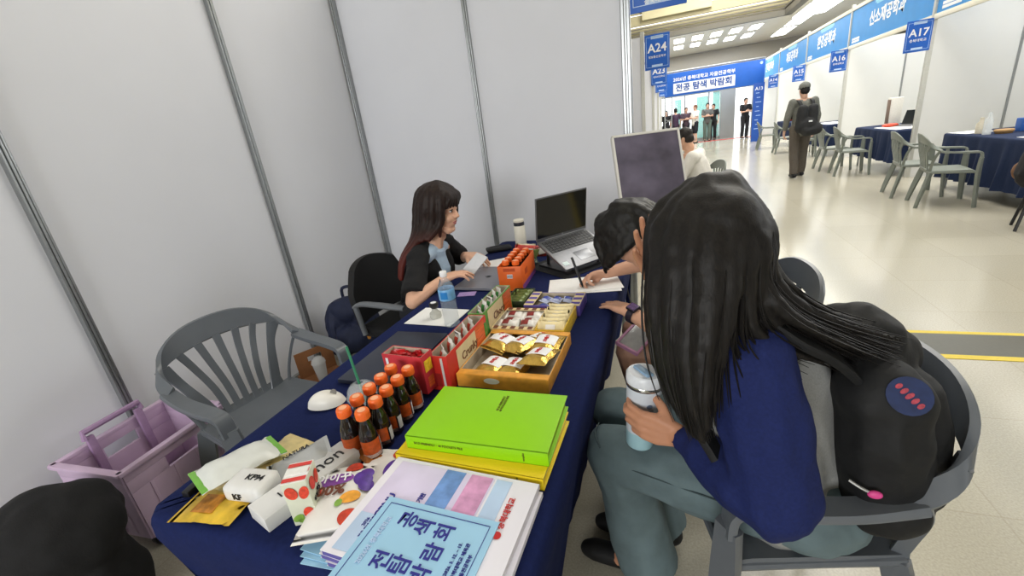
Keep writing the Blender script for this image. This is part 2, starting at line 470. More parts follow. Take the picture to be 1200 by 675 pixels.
for i in range(5):
    y0, y1 = YR[i]+.03, YR[i+1]-.03; ym_ = (y0+y1)/2; L = y1-y0
    t = thing('fascia_board', FL[i], 'sign', (3.57, ym_, 2.25), 0)
    bm = B(); box(bm, (0, 0, .39), (.02, L-.04, .66)); obj('board', bm, blue2, t)
    bm = B(); box(bm, (0, 0, .03), (.05, L, .07), .006); obj('rail', bm, trimc, t)
    bm = B(); box(bm, (0, 0, .76), (.05, L, .07), .006); obj('rail', bm, trimc, t)
    F = frame((-.011, 0, 0), -YY, ZZ)
    bm = B(); quadp(bm, F, -L*.16, L*.16, .655, .72); quadp(bm, F, -L*.14, L*.14, .625, .66)
    obj('header_tab', bm, mat('tab_pale', '8fd0ea', .5), t, smooth=False)
    bm = B()
    for k in range(2): quadp(bm, F, -L*.46, -L*.34, .10+k*.05, .14+k*.05)
    obj('small_print', bm, wht, t, smooth=False)
    if fT[i]: txt(fT[i], (-.011, 0, .40), -YY, ZZ, .3, wht, t, .03, L*.43, world=False, name='lettering')
# banner truss across the aisle
t = thing('entrance_banner', 'large blue banner on a truss across the aisle before the entrance', 'banner', (1.45, 20, 0))
bm = B(); box(bm, (0, 0, 2.47), (3.5, .05, .84), .004); obj('banner_cloth', bm, blue, t)
for s in (-1, 1):
    bm = B()
    for dx in (-.13, .13):
        for dy in (.03, .29): tube(bm, [(s*1.62+dx, dy, 0), (s*1.62+dx, dy, 2.95)], .02, 8)
    for k in range(9):
        tube(bm, [(s*1.62-.13, .03, .1+k*.32), (s*1.62+.13, .03, .26+k*.32)], .01, 6); tube(bm, [(s*1.62-.13, .29, .26+k*.32), (s*1.62+.13, .29, .1+k*.32)], .01, 6)
    obj('truss_column', bm, steel, t)
bm = B()
for dz in (2.05, 2.95):
    for dy in (.03, .29): tube(bm, [(-1.75, dy, dz), (1.75, dy, dz)], .02, 8)
for k in range(12): tube(bm, [(-1.75+k*.29, .03, 2.95), (-1.6+k*.29, .29, 2.95)], .01, 6)
obj('truss_beam', bm, steel, t)
bm = B(); box(bm, (1.6, -.02, 1.05), (.36, .03, 2.1), .003); obj('side_banner', bm, mat('sign_blue_deep', '1c4fa8', .5, var=.06, scale=6), t)
txt('A13', (1.6, -.038, 1.9), XX, ZZ, .16, wht, t, .02, .26, world=False)
bm = B(); F = frame((1.6, -.038, 0), XX, ZZ)
for k in range(9): quadp(bm, F, -.1+.04*(k % 2), .02+.04*(k % 3), 1.74-k*.16, 1.76-k*.16)
obj('small_print', bm, mat('sign_line', 'b9d2f2'), t, smooth=False)
bm = B(); box(bm, (-.33, -.032, 2.32), (2.2, .01, .38)); obj('title_panel', bm, wht, t)
dk = mat('print_blue', '1f4f9f', .5, var=.02)
txt('2026년 충북대학교 자율전공학부', (-.33, -.027, 2.64), XX, ZZ, .17, wht, t, .02, 2.2, world=False)
txt('전공 탐색 박람회', (-.33, -.04, 2.32), XX, ZZ, .28, dk, t, .03, 2.0, world=False)
bm = B(); F = frame((0, -.027, 0), XX, ZZ); disc(bm, F, 1.63, 2.78, .05, .05); obj('emblem', bm, mat('sign_line', 'b9d2f2'), t, smooth=False)

# ------------------------------------------------------------------ chairs
plast = mat('grey_plastic', '61666c', .32, var=.04, scale=14, bump=.02, bscale=300)
plastG = mat('grey_green_plastic', '787e76', .4, var=.04, scale=14)
def plastic_chair(label, loc, rz, m, group=None):
    t = thing('plastic_armchair', label, 'chair', loc, rz, group)
    SQ = Matrix.Diagonal((1, .88, .985, 1))
    def obj(n, bm, m, t):
        bm.transform(SQ); return globals()['obj'](n, bm, m, t)
    def seat(u, v):
        x = (u-.5)*2; y = -.24+v*.46
        w = .245-.03*v
        z = .425-.02*(1-x*x)*math.sin(v*PI)+.008*x*x-(.025*(1-v*8)**2 if v < .125 else 0)
        return V((x*w, y, z))
    bm = B(); grid(bm, seat, 16, 14, .012)
    tube(bm, [(-.235, -.235, .40), (0, -.25, .395), (.235, -.235, .40)], .014, 8, smooth=5)
    for s in (-1, 1): tube(bm, [(s*.24, -.235, .405), (s*.225, 0, .41), (s*.215, .21, .415)], .013, 8, smooth=4)
    obj('seat', bm, m, t)
    # back: outer arch band and fan of slats
    bm = B()
    P = [(-.285, .13, .665), (-.275, .215, .715), (-.225, .275, .77), (-.12, .31, .805), (0, .32, .815), (.12, .31, .805), (.225, .275, .77), (.275, .215, .715), (.285, .13, .665)]
    Wd = [V((.05, .02, .03)), V((.035, .02, .055)), V((.02, .015, .08)), V((.0, .02, .1)), V((0, .02, .105)), V((0, .02, .1)), V((-.02, .015, .08)), V((-.035, .02, .055)), V((-.05, .02, .03))]
    ribbon(bm, [V(p) for p in P], Wd, .018)
    for i in range(5):
        a = (i-2)/2
        ribbon(bm, [V((a*.085, .215, .41)), V((a*.10, .245, .55)), V((a*.135, .28, .68)), V((a*.165, .30-.01*abs(a), .775-.012*abs(a)))], [V((.03, 0, 0)), V((.03, 0, 0)), V((.032, 0, 0)), V((.036, 0, 0))], .010)
    for s in (-1, 1):
        ribbon(bm, [V((s*.135, .21, .405)), V((s*.165, .232, .52)), V((s*.205, .262, .64)), V((s*.245, .255, .735))], [V((.06, .005*s, 0)), V((.05, 0, 0)), V((.04, -.01*s, 0)), V((.06, -.03*s, 0))], .014)
        ribbon(bm, [V((s*.2, .20, .41)), V((s*.225, .2, .5)), V((s*.262, .185, .60)), V((s*.283, .15, .67))], [V((.02, .03, 0))]*4, .014)
    grid(bm, lambda u, v: V(((u-.5)*.36, .205+.012*v+.01*v*v, .405+.05*v)), 8, 3, .012)
    obj('backrest', bm, m, t)
    for s in (-1, 1):
        bm = B()
        ribbon(bm, [V((s*.285, .15, .662)), V((s*.288, .02, .645)), V((s*.283, -.12, .638)), V((s*.275, -.215, .632)), V((s*.27, -.245, .61)), V((s*.268, -.25, .55))],
               [V((s*.058, 0, .012)), V((s*.06, 0, .006)), V((s*.062, 0, 0)), V((s*.06, 0, 0)), V((s*.058, 0, 0)), V((s*.055, 0, 0))], .022)
        obj('armrest', bm, m, t)
    for s in (-1, 1):
        bm = B()
        ribbon(bm, [V((s*.268, -.25, .57)), V((s*.262, -.252, .40)), V((s*.268, -.265, .2)), V((s*.275, -.28, 0))], [V((s*.055, .035, 0)), V((s*.06, .05, 0)), V((s*.05, .04, 0)), V((s*.04, .032, 0))], .03)
        obj('leg', bm, m, t)
        bm = B()
        ribbon(bm, [V((s*.205, .19, .42)), V((s*.222, .22, .3)), V((s*.24, .265, .12)), V((s*.25, .29, 0))], [V((s*.05, .05, 0)), V((s*.055, .05, 0)), V((s*.048, .04, 0)), V((s*.038, .03, 0))], .03)
        obj('leg', bm, m, t)
    return t
ch = plastic_chair('empty grey plastic armchair between the table and the left booth wall', (-1.69, 1.16, 0), R(80), plast)
def chair_copy(src, x, y, deg, label, group=None):
    return dup(src, (x, y, 0), (0, 0, R(deg)), label, group)
chair_copy(ch, .285, 1.13, -79, 'grey plastic armchair under the person with the black backpack')
chair_copy(ch, .20, 1.80, -82, 'grey plastic armchair under the person bending over the notes, only its back rim showing')
c17 = plastic_chair('grey plastic armchair facing the nearest right table, the nearer of its two', (3.07, 6.75, 0), R(78), plastG)
chair_copy(c17, 3.06, 7.45, 82, 'grey plastic armchair beside sign A17, the farther one at the nearest right table')
chair_copy(c17, 3.03, 9.75, 84, 'grey plastic armchair at the table under sign A16, nearer of two')
chair_copy(c17, 2.98, 10.55, 88, 'grey plastic armchair at the table under sign A16, farther of two')
chair_copy(c17, 3.08, 13.2, 82, 'grey plastic armchair half hidden behind the walking person')
chair_copy(c17, 2.95, 14.6, 88, 'grey plastic armchair just left of the walking person')
chair_copy(c17, 2.80, 16.4, 86, 'farthest grey plastic armchair, near the blue side banner')
chair_copy(c17, .28, 5.85, -75, 'grey chair under the person in a white shirt')

# office chair of the staff person
blackm = mat('black_mesh', '141416', .75, var=.2, scale=200, bump=.15, bscale=500)
blackp = mat('black_plastic', '1a1a1c', .4, var=.1)
t = thing('office_chair', 'black mesh office chair with grey armrest under the person in black', 'chair', (-1.50, 2.08, 0), R(82))
bm = B(); box(bm, (0, 0, .45), (.46, .46, .07), .03, seg=3); obj('seat', bm, blackm, t)
def bk(u, v):
    x = (u-.5)*2; w = .23*(1-.25*max(0, v-.6)/.4)
    return V((x*w*(1-.08*(v-.5)**2), .22+.03*v-.05*x*x+.02, 0.50+.36*v-.05*x*x*v))
bm = B(); grid(bm, bk, 14, 12, .035); obj('backrest', bm, blackm, t)
for s in (-1, 1):
    bm = B(); tube(bm, [(s*.25, .2, .62), (s*.27, .1, .655), (s*.27, -.1, .655), (s*.265, -.2, .65)], [.016, .022, .024, .02], 10, smooth=4, flat=.7); tube(bm, [(s*.26, .18, .63), (s*.255, .16, .45)], .016)
    obj('armrest', bm, mat('grey_arm', '6d7176', .4), t)
bm = B(); lathe(bm, [(.0, .06), (.03, .06), (.03, .42), (0, .42)], 12)
for k in range(5): a = k*2*PI/5; tube(bm, [(0, 0, .09), (.27*math.cos(a), .27*math.sin(a), .06)], [.025, .015])
obj('base', bm, blackp, t)
for k in range(5):
    a = k*2*PI/5; bm = B(); lathe(bm, [(0, -.015), (.03, -.015), (.03, .015), (0, .015)], 12, M=Matrix.Translation((.27*math.cos(a), .27*math.sin(a), .03)) @ Matrix.Rotation(R(90), 4, 'X')); obj('caster', bm, blackp, t)

# ------------------------------------------------------------------ own table and cloth
navy = mat('navy_cloth', '18224e', .9, var=.10, scale=90, bump=.15, bscale=700, spec=.15)
woodt = mat('table_laminate', 'b9b2a2', .5)
def cloth(name, x0, x1, y0, y1, T, hem, label, m, wav=.018, seedv=1, group=None, tuck=.02):
    rnd = random.Random(seedv)
    peri = []; rc = .03; n = 26
    def seg(a, b, k):
        for i in range(k): peri.append((V(a).lerp(V(b), i/k)))
    L = lambda a, b: max(6, int((V(b)-V(a)).length/.035))
    A, Bq, Cq, D = (x0+rc, y0, 0), (x1-rc, y0, 0), (x1, y0+rc, 0), (x1, y1-rc, 0)
    E_, F_, G_, H_ = (x1-rc, y1, 0), (x0+rc, y1, 0), (x0, y1-rc, 0), (x0, y0+rc, 0)
    for a, b, corner in ((A, Bq, 0), (Bq, Cq, 1), (Cq, D, 0), (D, E_, 1), (E_, F_, 0), (F_, G_, 1), (G_, H_, 0), (H_, A, 1)):
        seg(a, b, 5 if corner else L(a, b))
    c = V(((x0+x1)/2, (y0+y1)/2, 0))
    # rounding of corners
    ph = [rnd.uniform(0, 6.28) for _ in range(6)]
    N = len(peri); s = 0; S = [0]
    for i in range(1, N): s += (peri[i]-peri[i-1]).length; S.append(s)
    bm = B(); rings = []
    nor = []
    for i in range(N):
        d = (peri[(i+1) % N]-peri[i-1]); nor.append(V((d.y, -d.x, 0)).normalized())
    lv = [(-.022, T), (-.008, T-.0015), (0, T-.008), (.005, T-.022), (.006, T-.06)]
    K = 9
    for k in range(1, K+1): lv.append((.006-tuck*k/K, T-.06-(T-.06-hem)*k/K))
    for li, (off, z) in enumerate(lv):
        f = max(0, (T-z)/(T-hem)); ring = []
        for i in range(N):
            w = wav*f*(math.sin(S[i]*15+ph[0])+.7*math.sin(S[i]*27+ph[1])+.5*math.sin(S[i]*41+ph[2]))
            ring.append(bm.verts.new(peri[i]+nor[i]*(off+w)+V((0, 0, z))))
        rings.append(ring)
    for a, b in zip(rings, rings[1:]):
        for i in range(N): bm.faces.new((a[i], a[(i+1) % N], b[(i+1) % N], b[i]))
    prev = rings[0]
    for f_ in (.3, .65):
        ring = [bm.verts.new(V((p.co.x+(c.x-p.co.x)*f_, p.co.y+(max(y0+.4, min(y1-.4, p.co.y))-p.co.y)*f_, T))) for p in rings[0]]
        for i in range(N): bm.faces.new((prev[i], prev[(i+1) % N], ring[(i+1) % N], ring[i]))
        prev = ring
    bm.faces.new(prev)
    bmesh.ops.recalc_face_normals(bm, faces=bm.faces[:])
    o = lone(name, bm, m, label, 'tablecloth', ((x0+x1)/2, (y0+y1)/2, hem), group, world=True)
    for p in o.data.polygons:
        if len(p.vertices) > 4: p.use_smooth = False
    return o
def table(x0, x1, y0, y1, T, label, group=None):
    t = thing('folding_table', label, 'table', ((x0+x1)/2, (y0+y1)/2, 0), 0, group)
    hx, hy = (x1-x0)/2-.012, (y1-y0)/2-.012
    bm = B(); box(bm, (0, 0, T-.019), (2*hx, 2*hy, .03), .004); obj('tabletop', bm, woodt, t)
    for sx in (-1, 1):
        for sy in (-1, 1):
            bm = B(); tube(bm, [(sx*(hx-.06), sy*(hy-.14), T-.03), (sx*(hx-.06), sy*(hy-.1), 0)], .016, 10); obj('leg', bm, steel, t)
    return t
table(-1.16, -.235, .42, 2.86, .722, 'long folding table under the navy cloth in the near booth')
cloth('tablecloth', -1.165, -.23, .415, 2.865, .7255, .2, 'long navy cloth over the near table full of snacks', navy, .012, 3, tuck=.10)
T0 = .727
# right row tables with their cloths
navyR = mat('navy_cloth_far', '232e49', .9, var=.08, scale=60, spec=.2)
TB = [(3.50, 4.3, 5.95, 7.9, 'table under a navy cloth, nearest on the right row', 'navy cloth hanging to the floor on the nearest right table'),
      (3.42, 4.15, 9.1, 10.9, 'table under a navy cloth below sign A16', 'navy cloth on the table below sign A16'),
      (3.42, 4.15, 12.7, 14.4, 'table under a navy cloth behind the walking person', 'navy cloth on the table right behind the walking person'),
      (3.35, 4.1, 16.2, 17.9, 'table under a navy cloth, farthest on the right row', 'small navy cloth of the farthest table on the right row')]
for i, (a, b, c, d, l1, l2) in enumerate(TB):
    table(a, b, c, d, .722, l1); cloth('tablecloth', a-.005, b+.005, c-.005, d+.005, .7255, .22 if i else .16, l2, navyR, .03, 10+i, tuck=-.02)
# ------------------------------------------------------------------ things on the right tables
papm = mat('paper', 'f0f0ee', .8, var=.01)
def sheet(x, y, z, w, d, rz, label, group=None, m=None, name='paper_sheet'):
    bm = B(); box(bm, (0, 0, .001), (w, d, .002)); return lone(name, bm, m or papm, label, 'paper', (x, y, z), group, (0, 0, rz))
sheet(3.68, 7.68, T0, .3, .36, .1, 'white sheet at the left end of the nearest right table')
sheet(3.75, 6.35, T0, .35, .5, .05, 'white sheets near the person at the right edge, on the nearest right table')
sheet(3.7, 9.75, T0, .45, .9, 0, 'broad white paper on the table below sign A16')
sheet(3.7, 13.4, T0, .4, 1.0, 0, 'white paper on the table behind the walking person')
def small_bottle(x, y, z, h, r, m, label):
    bm = B(); lathe(bm, [(0, 0), (r, 0), (r, h*.62), (r*.45, h*.78), (r*.4, h), (0, h)], 16); return lone('bottle', bm, m, label, 'bottle', (x, y, z))
small_bottle(3.60, 7.2, T0, .26, .04, glassy('clear_plastic', 'e8eef0', .5), 'clear bottle standing on the nearest right table')
small_bottle(3.63, 7.4, T0, .19, .045, mat('beige_cup', 'c9c2b0'), 'beige cup-like bottle beside the clear bottle on the nearest right table')
bm = B(); lathe(bm, [(0, 0), (.07, 0), (.09, .03), (.085, .045), (0, .05)], 18); lone('snack_bowl', bm, mat('tan_bowl', 'b08a5a', .6), 'small tan bowl beside the clear bottle on the nearest right table', 'bowl', (3.75, 7.18, T0))
bm = B(); box(bm, (0, 0, .075), (.09, .11, .15), .008); lone('blue_box', bm, mat('box_blue', '2f62b5', .5), 'small blue box at the back of the nearest right table', 'box', (3.95, 7.25, T0))
bm = B(); box(bm, (0, 0, .24), (.18, .16, .48), .012); o = lone('white_carton', bm, mat('carton_white', 'dcdad2', .6), 'tall white carton on the table below sign A16', 'box', (3.85, 10.5, T0))
bm = B(); box(bm, (-.094, 0, .24), (.008, .13, .42), .002); obj('front_panel', bm, mat('carton_brown', '7b6557', .5), o)
t = thing('laptop', 'small open laptop on the table below sign A16', 'laptop', (3.85, 9.95, T0), R(-60))
bm = B(); box(bm, (0, 0, .01), (.36, .25, .018), .004); obj('base', bm, mat('laptop_grey', '77787b', .35, .6), t)
bm = B(); box(bm, (0, .16, .13), (.36, .012, .25), .004, rot=(R(-18), 0, 0)); obj('lid', bm, mat('screen_black', '20262a', .15), t)
bm = B()
for k in range(7): ell(bm, (random.uniform(-.09, .09), random.uniform(-.05, .05), .03), (.06, .04, .03))
lone('candy_heap', bm, mat('red_wrap', 'c9482f', .4), 'red snack bag in front of the small laptop below sign A16', 'snack', (3.68, 10.05, T0+.003))
bm = B(); lathe(bm, [(0, 0), (.06, 0), (.065, .1), (.02, .13), (.02, .16), (0, .16)], 14); lone('plastic_jug', bm, glassy('clear_plastic', 'e8eef0', .5), 'clear plastic jug at the right end of the table below sign A16', 'jug', (3.9, 9.45, T0))
small_bottle(4.0, 12.95, T0, .24, .035, mat('red_can', 'a8402f', .4), 'dark red bottle on the table behind the walking person')
bm = B()
for k in range(5): ell(bm, (random.uniform(-.05, .05), random.uniform(-.12, .12), .03), (.04, .05, .03))
lone('snack_pile', bm, mat('red_wrap', 'c9482f', .4), 'small reddish snack pile on the farthest right table', 'snack', (3.6, 17.1, T0+.003))

# ------------------------------------------------------------------ floor things in the booth
lil = mat('lilac_plastic', 'ccb3ce', .45, var=.05, scale=10)
t = thing('folding_crate', 'lilac plastic rolling crate on small black wheels by the left wall', 'crate', (-2.215, .925, 0), R(4))
hx, hy, zb, zt = .19, .225, .07, .41

bm = B(); box(bm, (0, 0, zb+.012), (2*hx-.04, 2*hy-.04, .024), .005); obj('bottom', bm, lil, t)
for sx in (-1, 1):
    bm = B(); k = .94
    # long panel with a hand slot
    for (ya, yb, za, zc) in ((-hy, hy, zb, .30), (-hy, -.07, .30, .355), (.07, hy, .30, .355), (-hy, hy, .355, zt)):
        box(bm, (sx*hx, (ya+yb)/2, (za+zc)/2), (.014, yb-ya, zc-za), .002)
    for y in (-.15, -.05, .05, .15): box(bm, (sx*(hx+.008), y, .2), (.006, .012, .2), .002)
    box(bm, (sx*(hx+.006), 0, zt-.008), (.03, 2*hy+.03, .018), .004)
    obj('side_panel', bm, lil, t)
for sy in (-1, 1):
    bm = B()
    for (xa, xb, za, zc) in ((-hx, hx, zb, .31), (-hx, -.05, .31, .35), (.05, hx, .31, .35), (-hx, hx, .35, zt)):
        box(bm, ((xa+xb)/2, sy*hy, (za+zc)/2), (xb-xa, .014, zc-za), .002)
    for x in (-.12, -.06, 0, .06, .12): box(bm, (x, sy*(hy+.008), .2), (.012, .006, .22), .002)
    box(bm, (0, sy*(hy+.006), zt-.008), (2*hx+.03, .03, .018), .004)
    obj('end_panel', bm, lil, t)
bm = B()
for y in (-.1, .1): box(bm, (-hx+.022, y, .30), (.02, .03, .30), .004)
tube(bm, [(-hx+.022, -.115, .44), (-hx+.022, -.115, .475), (-hx+.022, .115, .475), (-hx+.022, .115, .44)], .014, 8)
obj('pull_handle', bm, mat('lilac_dark', 'a487aa', .45), t)
for sx in (-1, 1):
    for sy in (-1, 1):
        bm = B(); lathe(bm, [(0, -.012), (.032, -.012), (.034, 0), (.032, .012), (0, .012)], 16, M=Matrix.Translation((sx*(hx-.03), sy*(hy-.04), .034)) @ Matrix.Rotation(R(90), 4, 'Y')); box(bm, (sx*(hx-.03), sy*(hy-.04), .06), (.035, .03, .03), .003)
        obj('wheel', bm, blackp, t)
# black bag, bottom left
blk = mat('black_fabric', '0d0d0f', .85, var=.3, scale=40, bump=.25, bscale=260)
t = thing('black_bag', 'big black fabric bag on the floor in the bottom left corner', 'bag', (-1.97, .45, 0))
bm = B()
limb(bm, [(-.13, 0, .16), (-.1, 0, .36)], [.16, .14]); limb(bm, [(.12, .02, .15), (.06, .0, .36)], [.15, .14]); limb(bm, [(-.05, -.12, .16), (-.02, -.08, .36)], [.16, .13]); ell(bm, (.03, .02, .38), (.21, .19, .17))
bm = blob(bm, .012, 6, .02, 7)
for v in bm.verts: v.co.z = max(v.co.z, .0)
obj('body', bm, blk, t)
bm = B(); ribbon(bm, [V((-.06, -.28, .1)), V((-.05, -.24, .3)), V((-.03, -.12, .47)), V((-.02, .03, .51)), V((-.01, .1, .47))], [V((.05, 0, 0))]*5, .012); obj('strap', bm, mat('black_webbing', '17171a', .7), t)
# navy backpack by the wall
nvb = mat('navy_nylon', '1c2440', .7, var=.15, scale=30, bump=.15, bscale=200)
t = thing('navy_backpack', 'navy backpack on the floor against the left wall behind the office chair', 'backpack', (-2.25, 2.36, 0), R(20))
bm = B()
limb(bm, [(-.1, 0, .12), (-.09, 0, .34)], [.115, .10]); limb(bm, [(.1, 0, .12), (.09, 0, .34)], [.115, .10]); ell(bm, (0, 0, .38), (.17, .11, .1)); ell(bm, (0, -.08, .17), (.13, .09, .12))
bm = blob(bm, .01, 6, .012, 8)
for v in bm.verts: v.co.z = max(v.co.z, 0)
obj('body', bm, nvb, t)
bm = B(); tube(bm, [(-.05, .06, .45), (-.04, .06, .53), (.04, .06, .53), (.05, .06, .45)], .012, 8, smooth=4); obj('top_handle', bm, nvb, t)
bm = B(); box(bm, (.13, -.1, .19), (.03, .02, .045), .008); ell(bm, (.13, -.1, .225), (.014, .012, .014)); obj('keyring_charm', bm, mat('tan_charm', 'c98a3a', .6), t)
bm = B(); ribbon(bm, [V((-.12, -.1, .1)), V((-.11, -.11, .3)), V((-.08, -.04, .46))], [V((.04, 0, 0))]*3, .01); obj('strap', bm, nvb, t)
# brown cup carrier with a cup
card = mat('brown_card', '8a5c39', .8, var=.08, scale=20)
t = thing('cup_carrier', 'brown cardboard cup carrier standing on the floor behind the grey chair', 'carrier', (-2.23, 1.93, 0), R(62))
bm = B(); box(bm, (0, 0, .05), (.24, .2, .1), .004); obj('tray', bm, card, t)
bm = B()
for (xa, xb, za, zc) in ((-.12, .12, .02, .2), (-.12, -.045, .2, .235), (.045, .12, .2, .235), (-.12, .12, .235, .28)): box(bm, ((xa+xb)/2, .02, (za+zc)/2), (xb-xa, .006, zc-za))
obj('handle_panel', bm, card, t)
clear = glassy('clear_plastic', 'e8eef0', .5)
bm = B(); lathe(bm, [(0, .0), (.03, 0), (.042, .12), (.045, .12), (.04, .14), (.02, .16), (0, .162)], 20); lone('plastic_cup', bm, clear, 'clear lidded plastic cup in the brown carrier', 'cup', (-2.15, 1.87, .1))

# ------------------------------------------------------------------ things on the near table
def tray(name, label, cat, x0, x1, y0, y1, h, mo, mi, flap=0, fm=None, th=.003, rz=0, z=T0, lean=0):
    t = thing(name, label, cat, ((x0+x1)/2, (y0+y1)/2, z), rz)
    a, b = (x1-x0)/2, (y1-y0)/2
    bm = B(); box(bm, (0, 0, .002), (2*a, 2*b, .004)); obj('bottom', bm, mi, t)
    for s in (-1, 1):
        bm = B(); box(bm, (s*a, 0, h/2), (th, 2*b+th, h), .001); obj('side_wall', bm, mo, t)
        bm = B(); box(bm, (0, s*b, h/2), (2*a, th, h), .001)
        obj('end_wall', bm, mo, t)
        if flap:
            bm = B(); box(bm, (0, s*(b-flap/2), h), (2*a-.002, flap, .003), .001); obj('flap', bm, fm or mo, t)
    bm = B()
    for s in (-1, 1): box(bm, (s*(a-th*.8), 0, h/2+.002), (th*.5, 2*b-th*2, h-.006)); box(bm, (0, s*(b-th*.8), h/2+.002), (2*a-th*3, th*.5, h-.006))
    obj('lining', bm, mi, t)
    return t
def pillow(bm, w, d, h, M, seed=0, crimp=.012, mi=0):
    """sealed flow-wrap packet, ends crimped along x"""
    rnd = random.Random(seed); ph = [rnd.uniform(0, 6) for _ in range(4)]
    nu, nv = 16, 8
    def f(u, v, s):
        x = (u-.5)*w; e = min(u, 1-u)*w
        k = 0 if e < crimp else min(1, (e-crimp)/(w*.18))
        k = math.sin(k*PI/2)
        y = (v-.5)*d*(1-.06*k+.03*math.sin(u*40+ph[3])*(1-k))
        z = s*h*.5*k*max(0, (1-abs(2*v-1)**3.0))+.0012*math.sin(u*50+ph[0])*(1-k)+.0016*k*math.sin(v*9+u*14+ph[1])+s*.0006
        return V((x, y, z))
    t = bmesh.new()
    for s in (1, -1):
        vs = [[t.verts.new(f(i/nu, j/nv, s)) for j in range(nv+1)] for i in range(nu+1)]
        for i in range(nu):
            for j in range(nv): t.faces.new((vs[i][j], vs[i+1][j], vs[i+1][j+1], vs[i][j+1]))
    bmesh.ops.remove_doubles(t, verts=t.verts[:], dist=.0013)
    t.transform(Matrix.Translation((0, 0, h*.5))); t.transform(M)
    return merge(bm, t, mi)
def packet(label, cat, loc, w, d, h, m, rot=(0, 0, 0), group=None, seed=1, name='wrapped_snack', patch=None, pm=None, text=None, tm=None):
    t = thing(name, label, cat, loc, 0, group, rot=rot)
    bm = B(); pillow(bm, w, d, h, Matrix.Identity(4), seed); obj('wrapper', bm, m, t)
    if patch:
        px, py, pw, pd = patch
        def f(u, v):
            x = px+(u-.5)*pw; y = py+(v-.5)*pd
            uu = x/w+.5; e = min(uu, 1-uu)*w; k = math.sin(min(1, max(0, (e-.012)/(w*.18)))*PI/2)
            vv = y/d+.5
            return V((x, y, h*.5+h*.5*k*max(0, 1-abs(2*vv-1)**3.0)+.0022))
        bm = B(); grid(bm, f, 8, 8, .0006); obj('label', bm, pm, t)
        if text: txt(text, (px, py, h*1.0+.0032), XX, YY, min(pd*.5, pw*.4), tm, t, .03, pw*.75, world=False)
    return t
red_p = mat('print_red', 'c22a2a', .45, var=.03); navp = mat('print_indigo', '2f2f8c', .5, var=.02); blkp = mat('print_black', '232325', .5)
# --- leaflets and booklets
lblue = mat('leaflet_blue', '9fcdea', .5, var=.03, scale=12)
rndm = random.Random(5)
for k in range(3):
    o = sheet(-.545-.006*k, .482+.004*k, T0+.003*k, .26, .135, R(4-3*k), ('light blue leaflet at the bottom of the small pile under the white booklets', 'light blue leaflet in the middle of the small pile under the white booklets', 'light blue leaflet on top of the small pile poking out left of the white booklets')[k], m=lblue)
F = None
bk_white = mat('booklet_cover', 'eceaf3', .35, var=.02, scale=6); bk_page = mat('booklet_pages', 'dcdad4', .7, var=.08, scale=200, stretch=(1, 1, 30))
purp = mat('booklet_edge', '5a54a0', .5)
BX, BY = -.435, .532
for k in range(3):
    z = T0+.010+k*.0115
    t = thing('booklet', ('white booklet at the bottom of the stack on the near table end', 'white booklet in the middle of the stack on the near table end', 'white booklet with lilac and blue cover, topmost of the stack on the near table end')[k], 'booklet', (BX+(.006, -.004, 0)[k], BY+(.0, -.003, .0)[k], z), R((-1, -3.2, -2)[k]))
    bm = B(); box(bm, (0, 0, .0052), (.344, .246, .0095)); obj('page_block', bm, bk_page, t)
    bm = B(); box(bm, (0, 0, .0106), (.35, .25, .0012)); box(bm, (0, 0, .0002), (.35, .25, .0004)); box(bm, (.1745, 0, .0055), (.0012, .25, .0108)); obj('cover', bm, bk_white if k == 2 else [bk_white], t)
    bm = B(); box(bm, (-.12, -.1252, .0055), (.1, .0006, .009)); obj('spine_band', bm, purp, t)
    if k == 2:
        F = frame((0, 0, .0112), XX, YY)
        def cover(name, m, rects, z=.0006):
            bm = B()
            for r in rects: quadp(bm, F, *r, z=z)
            obj(name, bm, m, t, smooth=False)
        cover('cover_panel', mat('cover_lilac', 'd9d0ec', .4, var=.12, scale=9), [(-.155, .08, -.11, .115)], .0004)
        cover('cover_panel', mat('cover_paleblue', 'bcd3f0', .4, var=.10, scale=9), [(.085, .12, -.115, .115)], .0009)
        cover('cover_panel', MATS['cover_paleblue'], [(-.155, -.07, -.115, -.03)], .0009)
        cover('cover_panel', mat('cover_blue', '6f95d0', .4, var=.2, scale=40), [(-.035, .012, .02, .115)], .0013)
        bm = B(); disc(bm, F, -.0115, .02, .0235, .02, z=.0013); obj('cover_panel', bm, MATS['cover_blue'], t, smooth=False)
        cover('cover_panel', mat('cover_pink', 'd59bc4', .4, var=.2, scale=40), [(.026, .076, -.03, .115)], .0013)
        def T_(s, x, y, size, m, b=0., w=None, r=YY, u=-XX): return txt(s, (x, y, .0123), r, u, size, m, t, b, w, world=False)
        T_('CBNU', -.115, -.005, .022, navp, .02)
        T_('2026', -.128, -.05, .010, navp); T_('전공 안내 자료집', -.118, -.055, .008, navp)
        T_('기반', -.05, .03, .013, navp, .02)
        T_('충북대학교', .137, .04, .016, red_p, .01)
        bm = B(); disc(bm, F, .137, -.01, .008, .008, z=.0012); obj('emblem', bm, red_p, t, smooth=False)
